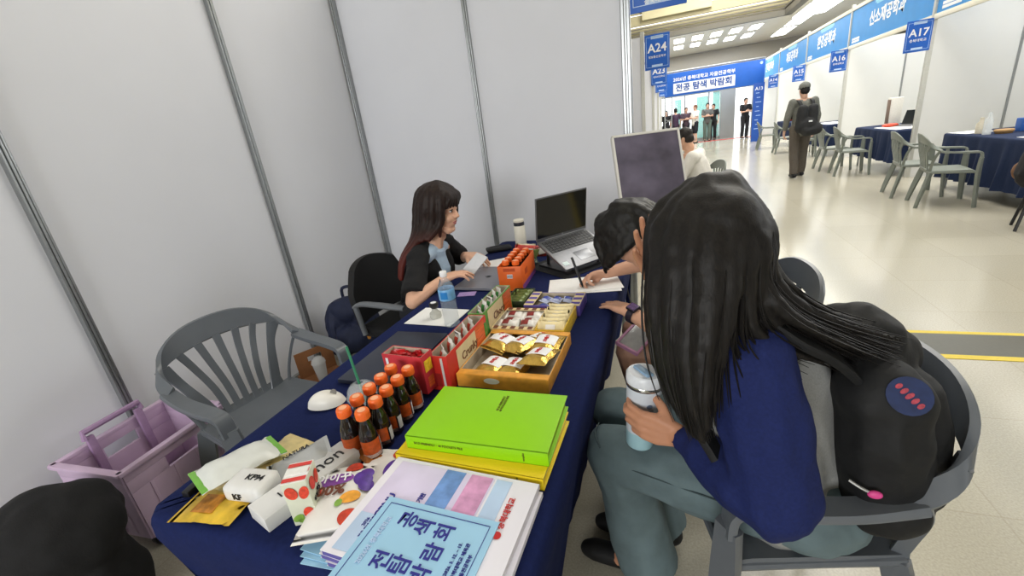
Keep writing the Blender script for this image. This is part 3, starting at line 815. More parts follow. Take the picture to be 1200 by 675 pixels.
# A5 leaflet on the booklet
t = thing('leaflet', 'light blue leaflet with large indigo letters lying on the white booklet stack', 'leaflet', (-.43, .452, T0+.0455), R(-2))
bm = B(); box(bm, (0, 0, .0012), (.25, .19, .0024)); obj('paper', bm, lblue, t)
F = frame((0, 0, .0025), XX, YY); bm = B()
for r in ((-.112, -.1108, -.082, .082), (.1108, .112, -.082, .082), (-.112, .112, -.082, -.0808), (-.112, .112, .0808, .082)): quadp(bm, F, *r)
obj('border', bm, navp, t, smooth=False)
def T_(s, x, y, size, m, b=0., w=None): return txt(s, (x, y, .0026), YY, -XX, size, m, t, b, w, world=False)
for s, x, y in (('전', -.045, -.03), ('공', -.045, .052), ('탐', -.008, -.03), ('색', -.008, .045), ('박', .032, -.036), ('람', .032, .005), ('회', .032, .046)):
    T_(s, x*1.08, y*1.05, .041, navp, .012)
T_('2026년 충북대학교', -.09, .0, .013, mat('sign_line', 'b9d2f2'), .02)
for k, s in enumerate(('일시 2026. 5. 12. ~ 13.', '장소 충북대학교 체육관', '자율전공학부')): T_(s, .075+.014*k, -.005, .009, navp, 0)
# --- folders
def folder(label, loc, w, d, h, rz, m, pages, text):
    t = thing('document_folder', label, 'folder', loc, rz)
    bm = B(); box(bm, (0, 0, .0015), (w, d, .003), .001); box(bm, (0, 0, h-.0015), (w, d, .003), .001); box(bm, (0, -d/2+.0015, h/2), (w, .003, h), .001)
    obj('cover', bm, m, t)
    bm = B(); box(bm, (-.002, .003, h/2), (w-.012, d-.01, h-.0062)); obj('pages', bm, pages, t)
    if text:
        pr_ = mat('print_olive', '6b7420', .5)
        txt('ECO-FRIENDLY · 40 POCKETS FILE', (-.09, -d/2, h*.5), XX, ZZ, h*.36, pr_, t, 0, w*.36, world=False)
        txt('ecoplus', (w*.34, -d/2, h*.5), ZZ, -XX, .006, pr_, t, 0, h*.6, world=False)
    return t
lime = mat('lime_plastic', '8fd007', .38, var=.02, scale=10); yel = mat('yellow_plastic', 'efd21c', .4, var=.02, scale=10)
limep = mat('lime_pages', '9fbf30', .6, var=.1, scale=300, stretch=(1, 1, 40)); yelp = mat('yellow_pages', 'e2dc8a', .6, var=.1, scale=300, stretch=(1, 1, 40))
folder('thin lime green folder at the bottom of the folder stack', (-.432, .79, T0), .33, .235, .009, R(-3), lime, limep, 0)
folder('pale thin folder second from the bottom of the folder stack', (-.425, .795, T0+.009), .335, .225, .006, R(-5), mat('pale_folder', 'd4dbe0', .5), mat('pale_pages', 'c9d0d6', .6), 0)
folder('yellow document folder under the lime green one', (-.433, .782, T0+.015), .368, .232, .031, R(-1), yel, yelp, 1)
t = folder('lime green document folder on top of the folder stack', (-.425, .803, T0+.046), .352, .213, .036, R(1), lime, limep, 1)
txt('ECO-FRIENDLY\n40 POCKETS FILE', (.02, .05, .036), YY, -XX, .009, mat('print_olive', '6b7420'), t, 0, None, world=False)
# --- dark bottles with orange caps
def bottle_parts():
    g = mat('dark_glass', '1c1410', .06, var=.1, coat=.6); cap = mat('orange_cap', 'f0702a', .4, var=.03)
    t = thing('tonic_bottle', 'x', 'bottle', (0, 0, 0))
    bm = B(); lathe(bm, [(0, .002), (.018, 0), (.0225, .004), (.0235, .012), (.0235, .066), (.022, .078), (.016, .100), (.013, .110), (.0125, .122), (0, .123)], 28); obj('glass_body', bm, g, t)
    bm = B(); lathe(bm, [(.0165, .118), (.0172, .119), (.0172, .137), (.0155, .1405), (0, .141)], 28)
    for k in range(24):
        a = k*2*PI/24; box(bm, (.0172*math.cos(a), .0172*math.sin(a), .128), (.0012, .0018, .016), rot=(0, 0, a))
    obj('cap', bm, cap, t)
    bm = B(); lathe(bm, [(.0, .1411), (.010, .1411), (.010, .1415), (0, .1415)], 20); obj('cap_print', bm, mat('cap_pale', 'f3b48c', .5), t)
    def band(z0, z1, a0, a1, m, n):
        bm = B(); grid(bm, lambda u, v: V((.0239*math.cos(a0+(a1-a0)*u), .0239*math.sin(a0+(a1-a0)*u), z0+(z1-z0)*v)), 20, 1, .0004); obj(n, bm, m, t)
    band(.014, .062, -2.6, -.3, mat('label_orange', 'c2541c', .45, var=.25, scale=90), 'label')
    band(.014, .024, -2.6, -.3, mat('label_grey', 'cfcfcf', .45), 'label_strip')
    band(.018, .055, -.1, .5, mat('label_grey', 'cfcfcf', .45), 'label_print')
    return t
bpro = bottle_parts()
lab_c = ['front', 'second', 'third', 'fourth', 'back']
first = True
for i in range(5):
    for j in range(2):
        x = (-.764 if j == 0 else -.708)+random.uniform(-.002, .002); y = .694+.0508*i
        l = 'dark orange-capped bottle, %s of the %s column beside the lime folder' % (lab_c[i] if i in (0, 4) else lab_c[i]+' from the front', 'left' if j == 0 else 'right')
        a = random.uniform(-.6, .9)+(0 if j else .8)
        if first: b = bpro; b.location = (x, y, T0); b.rotation_euler = (0, 0, a); b['label'] = l; b['group'] = 'dark bottles with orange caps'; first = False
        else: dup(bpro, (x, y, T0), (0, 0, a), l, 'dark bottles with orange caps')
# --- orange carton with bottles inside
orm = mat('carton_orange', 'e8661c', .45, var=.05, scale=25)
t = thing('bottle_carton', 'orange carton of capped bottles beside the closed silver laptop', 'carton', (-.752, 2.0, T0), R(4))
a, b, h = .058, .143, .125
bm = B()
for s in (-1, 1): box(bm, (s*a, 0, h/2), (.003, 2*b, h), .001); box(bm, (0, s*b, h/2), (2*a, .003, h), .001)
obj('sleeve', bm, orm, t)
bm = B(); box(bm, (0, 0, .002), (2*a-.004, 2*b-.004, .004)); obj('bottom', bm, orm, t)
bm = B(); box(bm, (0, -b-.0018, .075), (.028, .0006, .02)); obj('barcode_label', bm, wht, t)
bm = B(); box(bm, (a+.0018, 0, .014), (.0006, 2*b-.01, .024)); obj('base_stripe', bm, mat('print_purple', '7a3f86', .5), t)
bm = B()
for k in range(9): box(bm, (-.012+.003*k, -b-.0024, .075), (.0014, .0005, .015))
o_ = obj('barcode', bm, blkp, t); o_['kind'] = 'stuff'
bm = B(); box(bm, (.0, -b-.0018, .108), (.06, .0006, .016)); obj('print', bm, mat('carton_dark', 'b8460f', .5), t)
bm = B(); box(bm, (a+.0018, -.05, .075), (.0006, .05, .03)); obj('print', bm, MATS['carton_dark'], t)
for i in range(5):
    for j in range(2):
        dup(bpro, (-.752+(-.026+.052*j)-(.053*(i-2))*math.sin(R(4)), 2.0+.053*(i-2), T0+.005), (0, 0, random.uniform(0, 6)),
            'orange bottle cap showing in the orange carton, %s row of the %s file' % (('nearest', 'second', 'middle', 'fourth', 'farthest')[i], ('left', 'right')[j]), 'bottles in the orange carton')
# --- cup with straw, mouse, closed laptop
t = thing('iced_drink_cup', 'clear domed plastic cup with a green straw behind the bottles', 'cup', (-.832, .835, T0))
bm = B(); lathe(bm, [(0, 0), (.028, 0), (.0285, .002), (.042, .075), (.0405, .075), (.027, .004), (0, .004)], 28); obj('cup', bm, glassy('cup_clear', 'dfe6e8', .22), t)
bm = B(); lathe(bm, [(.0445, .074), (.0445, .08), (.041, .082), (.038, .100), (.028, .112), (.012, .118), (.0105, .118), (.027, .110), (.0365, .098), (.039, .081)], 28); obj('dome_lid', bm, MATS['cup_clear'], t)
bm = B(); tube(bm, [(.02, -.005, .006), (.0, .0, .11), (-.022, .012, .225)], .0038, 10); obj('straw', bm, mat('straw_green', '2f7d5c', .4), t)
bm = B(); lathe(bm, [(0, .004), (.026, .004), (.030, .022), (0, .022)], 24); obj('drink_rest', bm, mat('coffee', '4a3323', .2), t)
t = thing('computer_mouse', 'white wireless mouse at the left edge of the navy cloth', 'mouse', (-1.015, .868, T0), R(-62))
bm = B()
def ms(u, v):
    a = v*2*PI; r = u
    return V((.037*r*math.cos(a)*(1+.12*math.sin(a)), .058*r*math.sin(a), .004+.043*(1-r**2.6)**.55*(1-.25*(r*math.sin(a)+.3)**2)))
grid(bm, ms, 12, 36); lathe(bm, [(0, 0), (.026, 0), (.03, .004), (0, .006)], 24, M=Matrix.Diagonal((1, 1.7, 1, 1))); bmesh.ops.remove_doubles(bm, verts=bm.verts[:], dist=.0003)
obj('shell', bm, mat('mouse_white', 'e9e7e0', .35, var=.01), t)
bm = B(); lathe(bm, [(0, -.004), (.009, -.004), (.010, 0), (.009, .004), (0, .004)], 16, M=Matrix.Translation((0, .028, .039)) @ Matrix.Rotation(R(90), 4, 'Y')); obj('scroll_wheel', bm, mat('wheel_grey', '8a8780', .4), t)
t = thing('laptop', 'closed dark slate laptop under the left ends of the snack boxes', 'laptop', (-.95, 1.165, T0))
slate = mat('slate_metal', '363b4a', .35, .5, var=.03)
bm = B(); box(bm, (0, 0, .0065), (.235, .37, .009), .003); obj('base', bm, slate, t)
bm = B(); box(bm, (0, 0, .014), (.235, .37, .006), .0025); obj('lid', bm, slate, t)
txt('ASUS', (.03, .01, .017), YY, -XX, .025, mat('silver_print', 'a9afb8', .3, .6), t, .02, .06, world=False)
# --- tall snack cartons
def carton(name, label, x0, x1, y0, y1, h, m, side_txt, face_cols, fill, fillm, n, rz=0, end_cols=None):
    t = tray(name, label, 'carton', x0, x1, y0, y1, h, m, mat('card_inner', 'b9ac98', .7, var=.05), rz=rz, z=T0+(.018 if x0 < -.8 else 0))
    a, b = (x1-x0)/2, (y1-y0)/2
    F = frame((a+.0017, 0, 0), YY, ZZ)
    for (u0, u1, v0, v1, mm) in face_cols:
        bm = B(); quadp(bm, F, u0*b, u1*b, v0*h, v1*h); obj('print', bm, mm, t, smooth=False)
    if side_txt: txt(side_txt, (a+.0022, -.0*b, h*.55), V((0, 1, .0)), ZZ, h*.28, mat('print_brown', '6b3a26', .5), t, .01, b*.8, world=False)
    if end_cols:
        F = frame((0, -b-.0017, 0), XX, ZZ)
        for (u0, u1, v0, v1, mm) in end_cols:
            bm = B(); quadp(bm, F, u0*a, u1*a, v0*h, v1*h); obj('print', bm, mm, t, smooth=False)
    return t
redc = mat('carton_red', 'c92f27', .4, var=.06, scale=30); cream = mat('carton_cream', 'e0cfa6', .5, var=.05, scale=40); orng = mat('stick_orange', 'd9622c', .4, var=.25, scale=60, stretch=(1, .3, 3)); grn = mat('leaf_green', '3f8c3a', .5, var=.3, scale=70)
carton('stick_snack_carton', 'red open carton of wrapped snack sticks beside the gold biscuit box', -.703, -.640, 1.0, 1.305, .12, redc, 'Crunky', [(-.6, .35, .1, .9, cream), (.35, .85, .12, .95, orng), (.86, .98, .3, .8, grn)], 0, 0, 0, end_cols=[(.3, .55, .1, .95, mat('label_grey', 'cfcfcf')), (-.75, .1, .12, .5, mat('red_dark', '98201d', .5))])
carton('stick_snack_carton', 'green and cream open carton of wrapped snack sticks behind the red one', -.712, -.653, 1.318, 1.615, .12, mat('carton_green', '5f9a45', .4, var=.1, scale=30), 'Choco', [(-.75, .3, .05, .95, cream), (.35, .95, .1, .95, orng), (-.98, -.78, .2, .7, grn)], 0, 0, 0)
wrapw = mat('wrap_white', 'ece8e2', .3, var=.04, scale=50); wrapr = mat('wrap_redprint', 'c8402f', .4, var=.3, scale=40); wrapg = mat('wrap_greenprint', '3f9a4a', .4, var=.3, scale=40)
def sticks(x, y0, y1, n, pm, word, grp):
    ordn = ('nearest', 'second', 'third', 'fourth', 'farthest')
    for k in range(n):
        y = y0+(y1-y0)*(k+.5)/n
        packet('white wrapped stick snack standing in the %s, %s of the row' % (word, ordn[k]), 'snack', (x, y, T0+.066+.006*(k % 2)), .125, .04, .022, wrapw, rot=(R(20), R(-90), R(20+8*(k % 3))), group=grp, seed=20+k, patch=(.02, 0, .05, .022), pm=pm)
sticks(-.668, 1.03, 1.29, 5, wrapr, 'red carton', 'stick snacks in the red carton')
sticks(-.678, 1.345, 1.60, 5, wrapg, 'green carton', 'stick snacks in the green carton')
t = carton('candy_carton', 'small red open box of red candies behind the dark bottles', -.832, -.69, .952, 1.006, .125, mat('carton_crimson', 'c4323c', .42, var=.04, scale=20), None, [(-.7, .6, .55, .85, mat('print_yellow', 'e7c32c', .4, var=.25, scale=80)), (-.5, .5, .12, .4, orng)], 0, 0, 0, rz=R(-4), end_cols=[(-.85, -.72, .1, .9, wht)])
redcandy = mat('red_candy', 'c21f25', .3, var=.15, scale=80)
for k in range(7):
    packet('small red wrapped candy in the small red box, %s from the left' % ('first', 'second', 'third', 'fourth', 'fifth', 'sixth', 'last')[k], 'candy', (-.818+.0175*k, .98+.008*(k % 2), T0+.115+.004*(k % 3)), .04, .03, .02, redcandy, rot=(R(10*(k % 3)), R(-40), R(60+40*k)), group='red candies in the small box', seed=k)
# --- gold biscuit box
goldb = mat('box_gold', 'e2a03e', .4, var=.2, scale=28); card_in = mat('card_inner', 'b9ac98')
t = tray('biscuit_box', 'big orange marbled tray box of gold wrapped pies behind the lime folder', 'box', -.632, -.338, 1.03, 1.34, .045, goldb, card_in, flap=.028, fm=goldb)
bm = B(); F = frame((0, -.157, 0), XX, ZZ); disc(bm, F, -.03, .028, .026, .01); obj('logo', bm, wht, t, smooth=False)
gold = mat('gold_foil', 'd8b25a', .22, .85, var=.12, scale=50, bump=.25, bscale=90); choc = mat('pie_patch', '8a4a3a', .4, var=.2, scale=40)
spots = [(-.555, 1.235, .03, 72), (-.482, 1.225, .033, 66), (-.40, 1.245, .028, 85), (-.395, 1.145, .036, 80), (-.54, 1.11, .012, 75), (-.47, 1.11, .012, 80), (-.44, 1.30, .012, 70), (-.585, 1.29, .01, 85)]
nm = ['upper left', 'upper middle', 'upper right', 'lower right', 'lower left, half under the front flap', 'lower middle, half under the front flap', 'far middle', 'far left corner']
for i, (x, y, z, a) in enumerate(spots):
    packet('gold wrapped pie in the orange marbled box, %s' % nm[i], 'snack', (x, y, T0+z), .135, .10, .034, gold, rot=(R((6, -5, 4, -6, 0, 0, 3, 2)[i]), R((5, 3, -4, 6, 0, 0, 4, 0)[i]), R(a)), group='gold wrapped pies', seed=i, patch=(.008, .0, .055, .07), pm=wht, text='오예스', tm=red_p)
# --- chocolate bar tray and yellow tray
brown = mat('stripe_brown', '6e3b22', .45)
t = tray('wafer_box', 'tray box with brown and cream striped edges holding red and white wafers', 'box', -.645, -.478, 1.35, 1.545, .045, mat('stripe_cream', 'e4cf9c', .45), card_in, flap=.022, fm=MATS['stripe_cream'])
for s in (-1, 1):
    F = frame((0, s*.0865, .0467), XX, YY); bm = B()
    for k in range(5): quadp(bm, F, -.075+k*.034, -.057+k*.034, -.0108, .0108)
    obj('stripes', bm, brown, t, smooth=False)
F = frame((0, -.0993, 0), XX, ZZ); bm = B()
for k in range(4): quadp(bm, F, -.07+k*.04, -.045+k*.04, .004, .042)
obj('stripes', bm, brown, t, smooth=False)
wrb = mat('wrap_maroon', '8e2f2c', .35, var=.4, scale=35, stretch=(2, .6, 1))
for k in range(8):
    r, c = divmod(k, 2)
    packet('red and white wrapped wafer in the striped tray, %s row, %s' % (('front', 'second', 'third', 'back')[r], ('left', 'right')[c]), 'snack', (-.60+.078*c, 1.387+.040*r, T0+.014+.010*(r % 2)), .085, .045, .018, wrapw, rot=(R(14), 0, R((-4, 6)[c])), group='red and white wafers', seed=40+k, patch=(-.012, .004, .03, .034), pm=wrb)
yelb = mat('box_yellow', 'e3bd38', .4, var=.08, scale=30)
t = tray('wafer_box', 'narrow yellow tray box of pale wrapped cookies at the right of the striped tray', 'box', -.468, -.362, 1.345, 1.565, .05, yelb, yelb)
wy = mat('wrap_cream', 'ead9a8', .25, var=.12, scale=30)
for k in range(6):
    packet('pale cream wrapped cookie in the yellow tray, %s of the row' % ('nearest', 'second', 'third', 'fourth', 'fifth', 'farthest')[k], 'snack', (-.415, 1.372+.033*k, T0+.036), .10, .065, .018, wy, rot=(R(48), 0, R(2)), group='pale cookies in the yellow tray', seed=60+k, patch=(0, .004, .035, .022), pm=mat('wrap_white', 'ece8e2'))
# --- purple box
pur = mat('box_purple', '5b4aa0', .45, var=.05)
t = tray('candy_box', 'purple and yellow tray box of blue wrapped chocolates by the writing hand', 'box', -.585, -.35, 1.578, 1.725, .045, pur, card_in, flap=0)
for s in (-1, 1):
    bm = B(); box(bm, (s*(.1175-.02), 0, .0465), (.04, .147, .003), .001); obj('flap', bm, mat('flap_cream', 'e6d2a0', .5), t)
    F = frame((s*(.1175-.02), 0, .0482), XX, YY)
    for k in range(3): bm = B(); quadp(bm, F, -.018, .018, -.062+k*.048, -.040+k*.048); obj('check', bm, pur, t, smooth=False)
wb = mat('wrap_bluewhite', 'c9d0ea', .3, var=.08, scale=40); wbl = mat('wrap_blue', '3d4fa8', .35, var=.2, scale=60)
for k in range(6):
    r, c = divmod(k, 3)
    packet('blue and white wrapped chocolate in the purple box, %s row, %s' % (('front', 'back')[r], ('left', 'middle', 'right')[c]), 'snack', (-.515+.048*c, 1.615+.062*r, T0+.012+.009*r), .062, .042, .02, wb, rot=(R(12), 0, R(70+12*c)), group='blue wrapped chocolates', seed=80+k, patch=(0, 0, .024, .03), pm=wbl)
# --- dark green packets
t = tray('packet_box', 'low dark green tray box of green packets beside the orange carton', 'box', -.695, -.60, 1.63, 1.79, .04, mat('box_darkgreen', '2c3a22', .45, var=.1), mat('box_olive', '3d4a2a', .5))
gm = mat('packet_green', '5d6b2c', .3, .2, var=.3, scale=40)
for k in range(4):
    packet('dark green foil packet in the low green tray, %s' % ('nearest', 'second', 'third', 'farthest')[k], 'snack', (-.647, 1.655+.036*k, T0+.02), .08, .05, .016, gm, rot=(R(25), 0, 0), group='green foil packets', seed=90+k)
# --- water bottle, paper, stamp, card
sheet(-.985, 1.535, T0, .235, .175, R(-3), 'white sheet under the stamp near the water bottle')
t = thing('water_bottle', 'clear plastic water bottle with blue label and white cap', 'bottle', (-.868, 1.455, T0))
pet = glassy('pet_plastic', 'c4d2dc', .22, .05)
prof = [(0, .004), (.018, .0), (.030, .004), (.033, .012)]
for k in range(9): prof += [(.033, .02+k*.011), (.0312, .0255+k*.011)]
prof += [(.033, .122), (.033, .165), (.030, .182), (.018, .202), (.0125, .21), (.0125, .222), (0, .222)]
bm = B(); lathe(bm, prof, 32); obj('bottle_body', bm, pet, t)
bm = B(); lathe(bm, [(0, .219), (.0145, .219), (.015, .222), (.015, .238), (.0135, .24), (0, .24)], 24); obj('cap', bm, wht, t)
bm = B(); lathe(bm, [(.0335, .122), (.0338, .123), (.0338, .168), (.0335, .169)], 32); obj('label', bm, mat('water_label', '7fb6e4', .35, var=.25, scale=30), t)
bm = B(); grid(bm, lambda u, v: V((.0342*math.cos(-1.9+.9*u), .0342*math.sin(-1.9+.9*u), .13+.03*v)), 10, 1, .0003); obj('label_patch', bm, mat('water_patch', '2f86cf', .35), t)
t = thing('rubber_stamp', 'small self-inking stamp with black knob on the white sheet', 'stamp', (-.985, 1.525, T0+.0025))
bm = B(); lathe(bm, [(0, 0), (.024, 0), (.026, .006), (.025, .022), (.014, .032), (.011, .045), (0, .045)], 24); obj('body', bm, mat('stamp_clear', 'b9b9b0', .25), t)
bm = B(); lathe(bm, [(0, .044), (.012, .044), (.020, .054), (.021, .066), (.018, .07), (0, .07)], 24); obj('knob', bm, blackp, t)
bm = B(); lathe(bm, [(0, .0705), (.013, .0705), (.013, .071), (0, .071)], 20); obj('knob_print', bm, wht, t)
bm = B(); box(bm, (0, 0, .0008), (.09, .055, .0016)); o = lone('card', bm, mat('card_purple', 'a58cc4', .5, var=.2, scale=80), 'small purple card in front of the closed silver laptop', 'card', (-.965, 1.81, T0), rot=(0, 0, R(12)))
# --- silver laptop
t = thing('laptop', 'closed silver grey laptop under the hands of the person in black', 'laptop', (-.935, 2.03, T0), R(-3))
spg = mat('space_grey', '8e8f97', .35, .7, var=.02)
bm = B(); box(bm, (0, 0, .0055), (.25, .35, .008), .003, seg=3); obj('base', bm, spg, t)
bm = B(); box(bm, (0, 0, .0125), (.25, .35, .005), .0024, seg=3); obj('lid', bm, spg, t)
F = frame((.0, .0, .0152), YY, -XX); bm = B(); disc(bm, F, -.004, 0, .011, .013); disc(bm, F, .006, 0, .011, .013); disc(bm, F, .004, .018, .0022, .006, ang=-.5); obj('lid_emblem', bm, mat('dark_mirror', '3f3f45', .2, .5), t, smooth=False)
# loose papers, pouch, tumbler, snack bags at the far end
t = sheet(-1.0, 2.31, T0, .21, .17, R(35), 'white paper beside the orange carton and silver laptop')
bm = B(); limb(bm, [(-.07, 0, .016), (.07, .0, .016)], [.016, .016]); limb(bm, [(-.05, .05, .016), (.05, .05, .016)], [.016, .016]); box(bm, (0, .025, .015), (.17, .09, .024), .008)
lone('pouch', blob(bm, .006, 6), mat('black_pouch', '15161a', .7, var=.2, scale=60, bump=.1), 'flat black pouch behind the white paper near the tumbler', 'pouch', (-1.08, 2.58, T0), rot=(0, 0, R(30)))
t = thing('tumbler', 'cream white steel tumbler with dark lid band at the far end of the table', 'tumbler', (-.965, 2.70, T0))
crm = mat('cream_enamel', 'e6e2d2', .35, var=.01)
bm = B(); lathe(bm, [(0, 0), (.036, 0), (.038, .004), (.038, .135), (.034, .145), (0, .145)], 32); obj('body', bm, crm, t)
bm = B(); lathe(bm, [(.0, .144), (.035, .144), (.036, .148), (.036, .166), (.034, .168), (0, .168)], 32); obj('collar', bm, mat('dark_collar', '2e3038', .4), t)
bm = B(); lathe(bm, [(0, .167), (.034, .167), (.036, .171), (.036, .181), (.033, .184), (0, .184)], 32); obj('lid', bm, crm, t)
sb = [(-.86, 2.50, 'red', 'c43a2c', 20, .16, .10), (-.80, 2.38, 'green', '3d7a34', -35, .17, .11), (-.90, 2.56, 'cream', 'd6c6a8', 50, .15, .09), (-.74, 2.50, 'dark red', '8e2a24', 5, .15, .1), (-.80, 2.28, 'dark green', '24402a', 30, .13, .09)]
for i, (x, y, cn, c, a, w, d) in enumerate(sb):
    packet('%s snack packet in the heap between the tumbler and the open laptop' % cn, 'snack', (x, y, T0+.004), w, d, .05, mat('packet_'+cn.replace(' ', '_'), c, .35, var=.35, scale=25), rot=(R((62, 50, 70, 55, 12)[i]), R((10, -8, 15, -12, 4)[i]), R(a)), seed=100+i, name='snack_packet', patch=(0, 0, w*.4, d*.4), pm=(wrapw, wrapr, wrapw, wrapw, grn)[i])
# --- open laptop on a stand
t = thing('laptop', 'open grey laptop with black screen raised on a stand at the far table end', 'laptop', (-.60, 2.31, .868), 0)
yw, pt, sc = .936, .467, -.121
H0 = V((-.69, 2.18, .885)); u_ = V((math.cos(yw), math.sin(yw), 0)); n_ = V((math.sin(yw), -math.cos(yw), 0)); b_ = n_*math.cos(pt)-ZZ*math.sin(pt); s__ = -n_*math.sin(sc)+ZZ*math.cos(sc)
t.location = H0+u_*.18; WM[t] = Matrix.Translation(t.location)
FB = frame(H0+u_*.182, u_, -b_); FS = frame(H0+u_*.182, u_, s__)
lg = mat('laptop_grey', '77787b', .35, .6)
bm = B(); box(bm, (0, -.128, -.008), (.364, .256, .014), .005, M=FB); obj('base', bm, lg, t, world=True)
bm = B(); box(bm, (0, .117, -.004), (.364, .236, .008), .003, M=FS); obj('lid', bm, lg, t, world=True)
bm = B(); box(bm, (0, .121, .0008), (.352, .214, .0014), M=FS); obj('screen', bm, mat('dark_screen', '0d0e10', .08, spec=.6), t, world=True)
kd = mat('key_dark', '2f3033', .5)
bm = B()
for r in range(5):
    for c in range(14): box(bm, (-.152+c*.0234, -.028-.020*r, .0005), (.0205, .017, .003), M=FB)
o_ = obj('keys', bm, kd, t, world=True); o_['kind'] = 'stuff'
bm = B(); box(bm, (0, -.19, -.0006), (.105, .07, .0016), .0005, M=FB); obj('touchpad', bm, mat('touchpad_grey', '84868a', .3, .5), t, world=True)
bm = B(); box(bm, (-.15, -.215, -.0004), (.035, .028, .0018), M=FB); obj('sticker', bm, mat('sticker_pale', 'cfe0e0', .4), t, world=True)
txt('LG', tuple(FS @ V((0, .008, .0006))), u_, s__, .01, mat('silver_print', 'a9afb8'), t, .02)
t = thing('laptop_stand', 'black stand under the open laptop', 'stand', (-.53, 2.27, T0), yw)
bm = B(); box(bm, (0, 0, .006), (.26, .26, .012), .004); obj('base', bm, blackp, t)
for s in (-1, 1):
    bm = B(); tube(bm, [(s*.09, -.12, .012), (s*.09, -.09, .045)], .008, 8); tube(bm, [(s*.09, .09, .012), (s*.09, .085, .128)], .009, 8); obj('arm', bm, blackp, t)
bm = B(); box(bm, (0, 0, 0), (.5, .36, .003), .001); lone('desk_mat', bm, mat('black_mat', '17181c', .8), 'black mat on the cloth under the raised laptop', 'mat', (-.50, 2.33, T0+.0005), rot=(0, 0, yw))
# --- notes being written on
bm = B(); box(bm, (0, 0, .001), (.335, .215, .0012)); box(bm, (.012, .01, .0024), (.32, .205, .0012), rot=(0, R(-.4), R(5)))
lone('notes_paper', bm, papm, 'white note sheets under the writing hand', 'paper', (-.40, 1.935, T0), rot=(0, 0, R(12)))
# --- left snack pile
yf = mat('sachet_yellow', 'e0b93a', .3, .25, var=.25, scale=30); cf = mat('sachet_cream', 'dcc88c', .3, .2, var=.2, scale=30)
packet('glossy yellow coffee sachet overhanging the near left table corner', 'snack', (-.985, .468, T0+.001), .17, .095, .014, yf, rot=(R(1), R(-2), R(8)), name='snack_sachet', seed=200, patch=(-.01, 0, .06, .05), pm=mat('sachet_print', 'b87a2a', .4, var=.5, scale=50))
packet('cream and gold sachet lying flat below the white packs', 'snack', (-.965, .585, T0+.001), .25, .15, .012, cf, rot=(0, 0, R(80)), name='snack_sachet', seed=201)
wipe = mat('wipes_white', 'd9dcd8', .3, var=.05, scale=25); wg = mat('wipes_green', '79b84a', .4)
t = packet('white and green soft wipes pack on top of the left snack pile', 'pack', (-1.015, .565, T0+.018), .19, .105, .045, wipe, rot=(R(4), R(6), R(70)), name='wipes_pack', seed=202)
for s in (-1, 1):
    bm = B(); box(bm, (s*.088, 0, .0225), (.014, .10, .004), .001); obj('green_edge', bm, wg, t)
t = thing('tissue_pack', 'small white soft pack with black letters in front of the wipes pack', 'pack', (-.915, .52, T0+.012), R(6))
bm = B(); box(bm, (0, 0, .022), (.105, .07, .044), .014, seg=3); obj('wrapper', bm, mat('tissue_white', 'e2e2e0', .4, var=.03, scale=60, bump=.05), t)
txt('KF94', (.015, .0, .0445), XX, YY, .022, blkp, t, .02, world=False); txt('KF', (-.01, -.0355, .02), XX, ZZ, .022, blkp, t, .02, world=False)
bm = B(); box(bm, (0, 0, .008), (.02, .09, .016), .003); lone('black_lighter', bm, blackp, 'black plastic stick at the left edge of the snack pile', 'stick', (-1.105, .52, T0+.0), rot=(0, 0, R(10)))
silv = mat('silver_film', 'b4b6b6', .3, .3, var=.1, scale=20)
t = packet('silver grey packet with dark letters leaning behind the strawberry carton', 'pack', (-.865, .615, T0+.016), .15, .085, .026, silv, rot=(R(8), R(-8), R(50)), name='snack_packet', seed=203)
txt('NATURA', (0, .022, .0275), XX, YY, .016, blkp, t, .02, world=False)
t = thing('device_box', 'long white box with black lettering behind the strawberry carton', 'box', (-.80, .57, T0), R(74))
bm = B(); box(bm, (0, 0, .0175), (.235, .078, .035), .002); obj('carton', bm, mat('box_white', 'dededd', .4, var=.01), t)
txt('mon', (.05, 0, .0355), XX, YY, .05, blkp, t, .0, world=False); txt('1.', (-.06, .0, .0355), XX, YY, .03, blkp, t, .0, world=False)
bm = B(); box(bm, (.1179, 0, .0175), (.0008, .07, .03)); obj('end_flap', bm, mat('box_grey', 'b9bbbd', .4), t)
t = thing('juice_carton', 'small upright carton printed with strawberries on the near table end', 'carton', (-.722, .508, T0+.0), R(28), rot=(0, R(-4), R(28)))
t.location = (-.742, .512, T0+.001); t.rotation_euler = (0, 0, R(28)); WM[t] = Matrix.Translation(t.location) @ bpy_rot((0, 0, R(28)))
cc = mat('carton_pale', 'd8dcc8', .4, var=.05, scale=30)
bm = B(); box(bm, (0, 0, .055), (.05, .062, .11), .0015); obj('carton', bm, cc, t)
bm = B(); box(bm, (0, 0, .1105), (.05, .062, .0012)); box(bm, (0, 0, .1125), (.046, .02, .004)); obj('top_seal', bm, mat('seal_white', 'eeeeea', .4), t)
F = frame((0, 0, .1115), XX, YY); bm = B()
for y in (-.022, .002, .022): quadp(bm, F, -.024, .024, y-.006, y+.005)
obj('red_stripes', bm, mat('stripe_red', 'd8403a', .4), t, smooth=False)
sr = mat('strawberry_red', 'd8452f', .4, var=.25, scale=120)
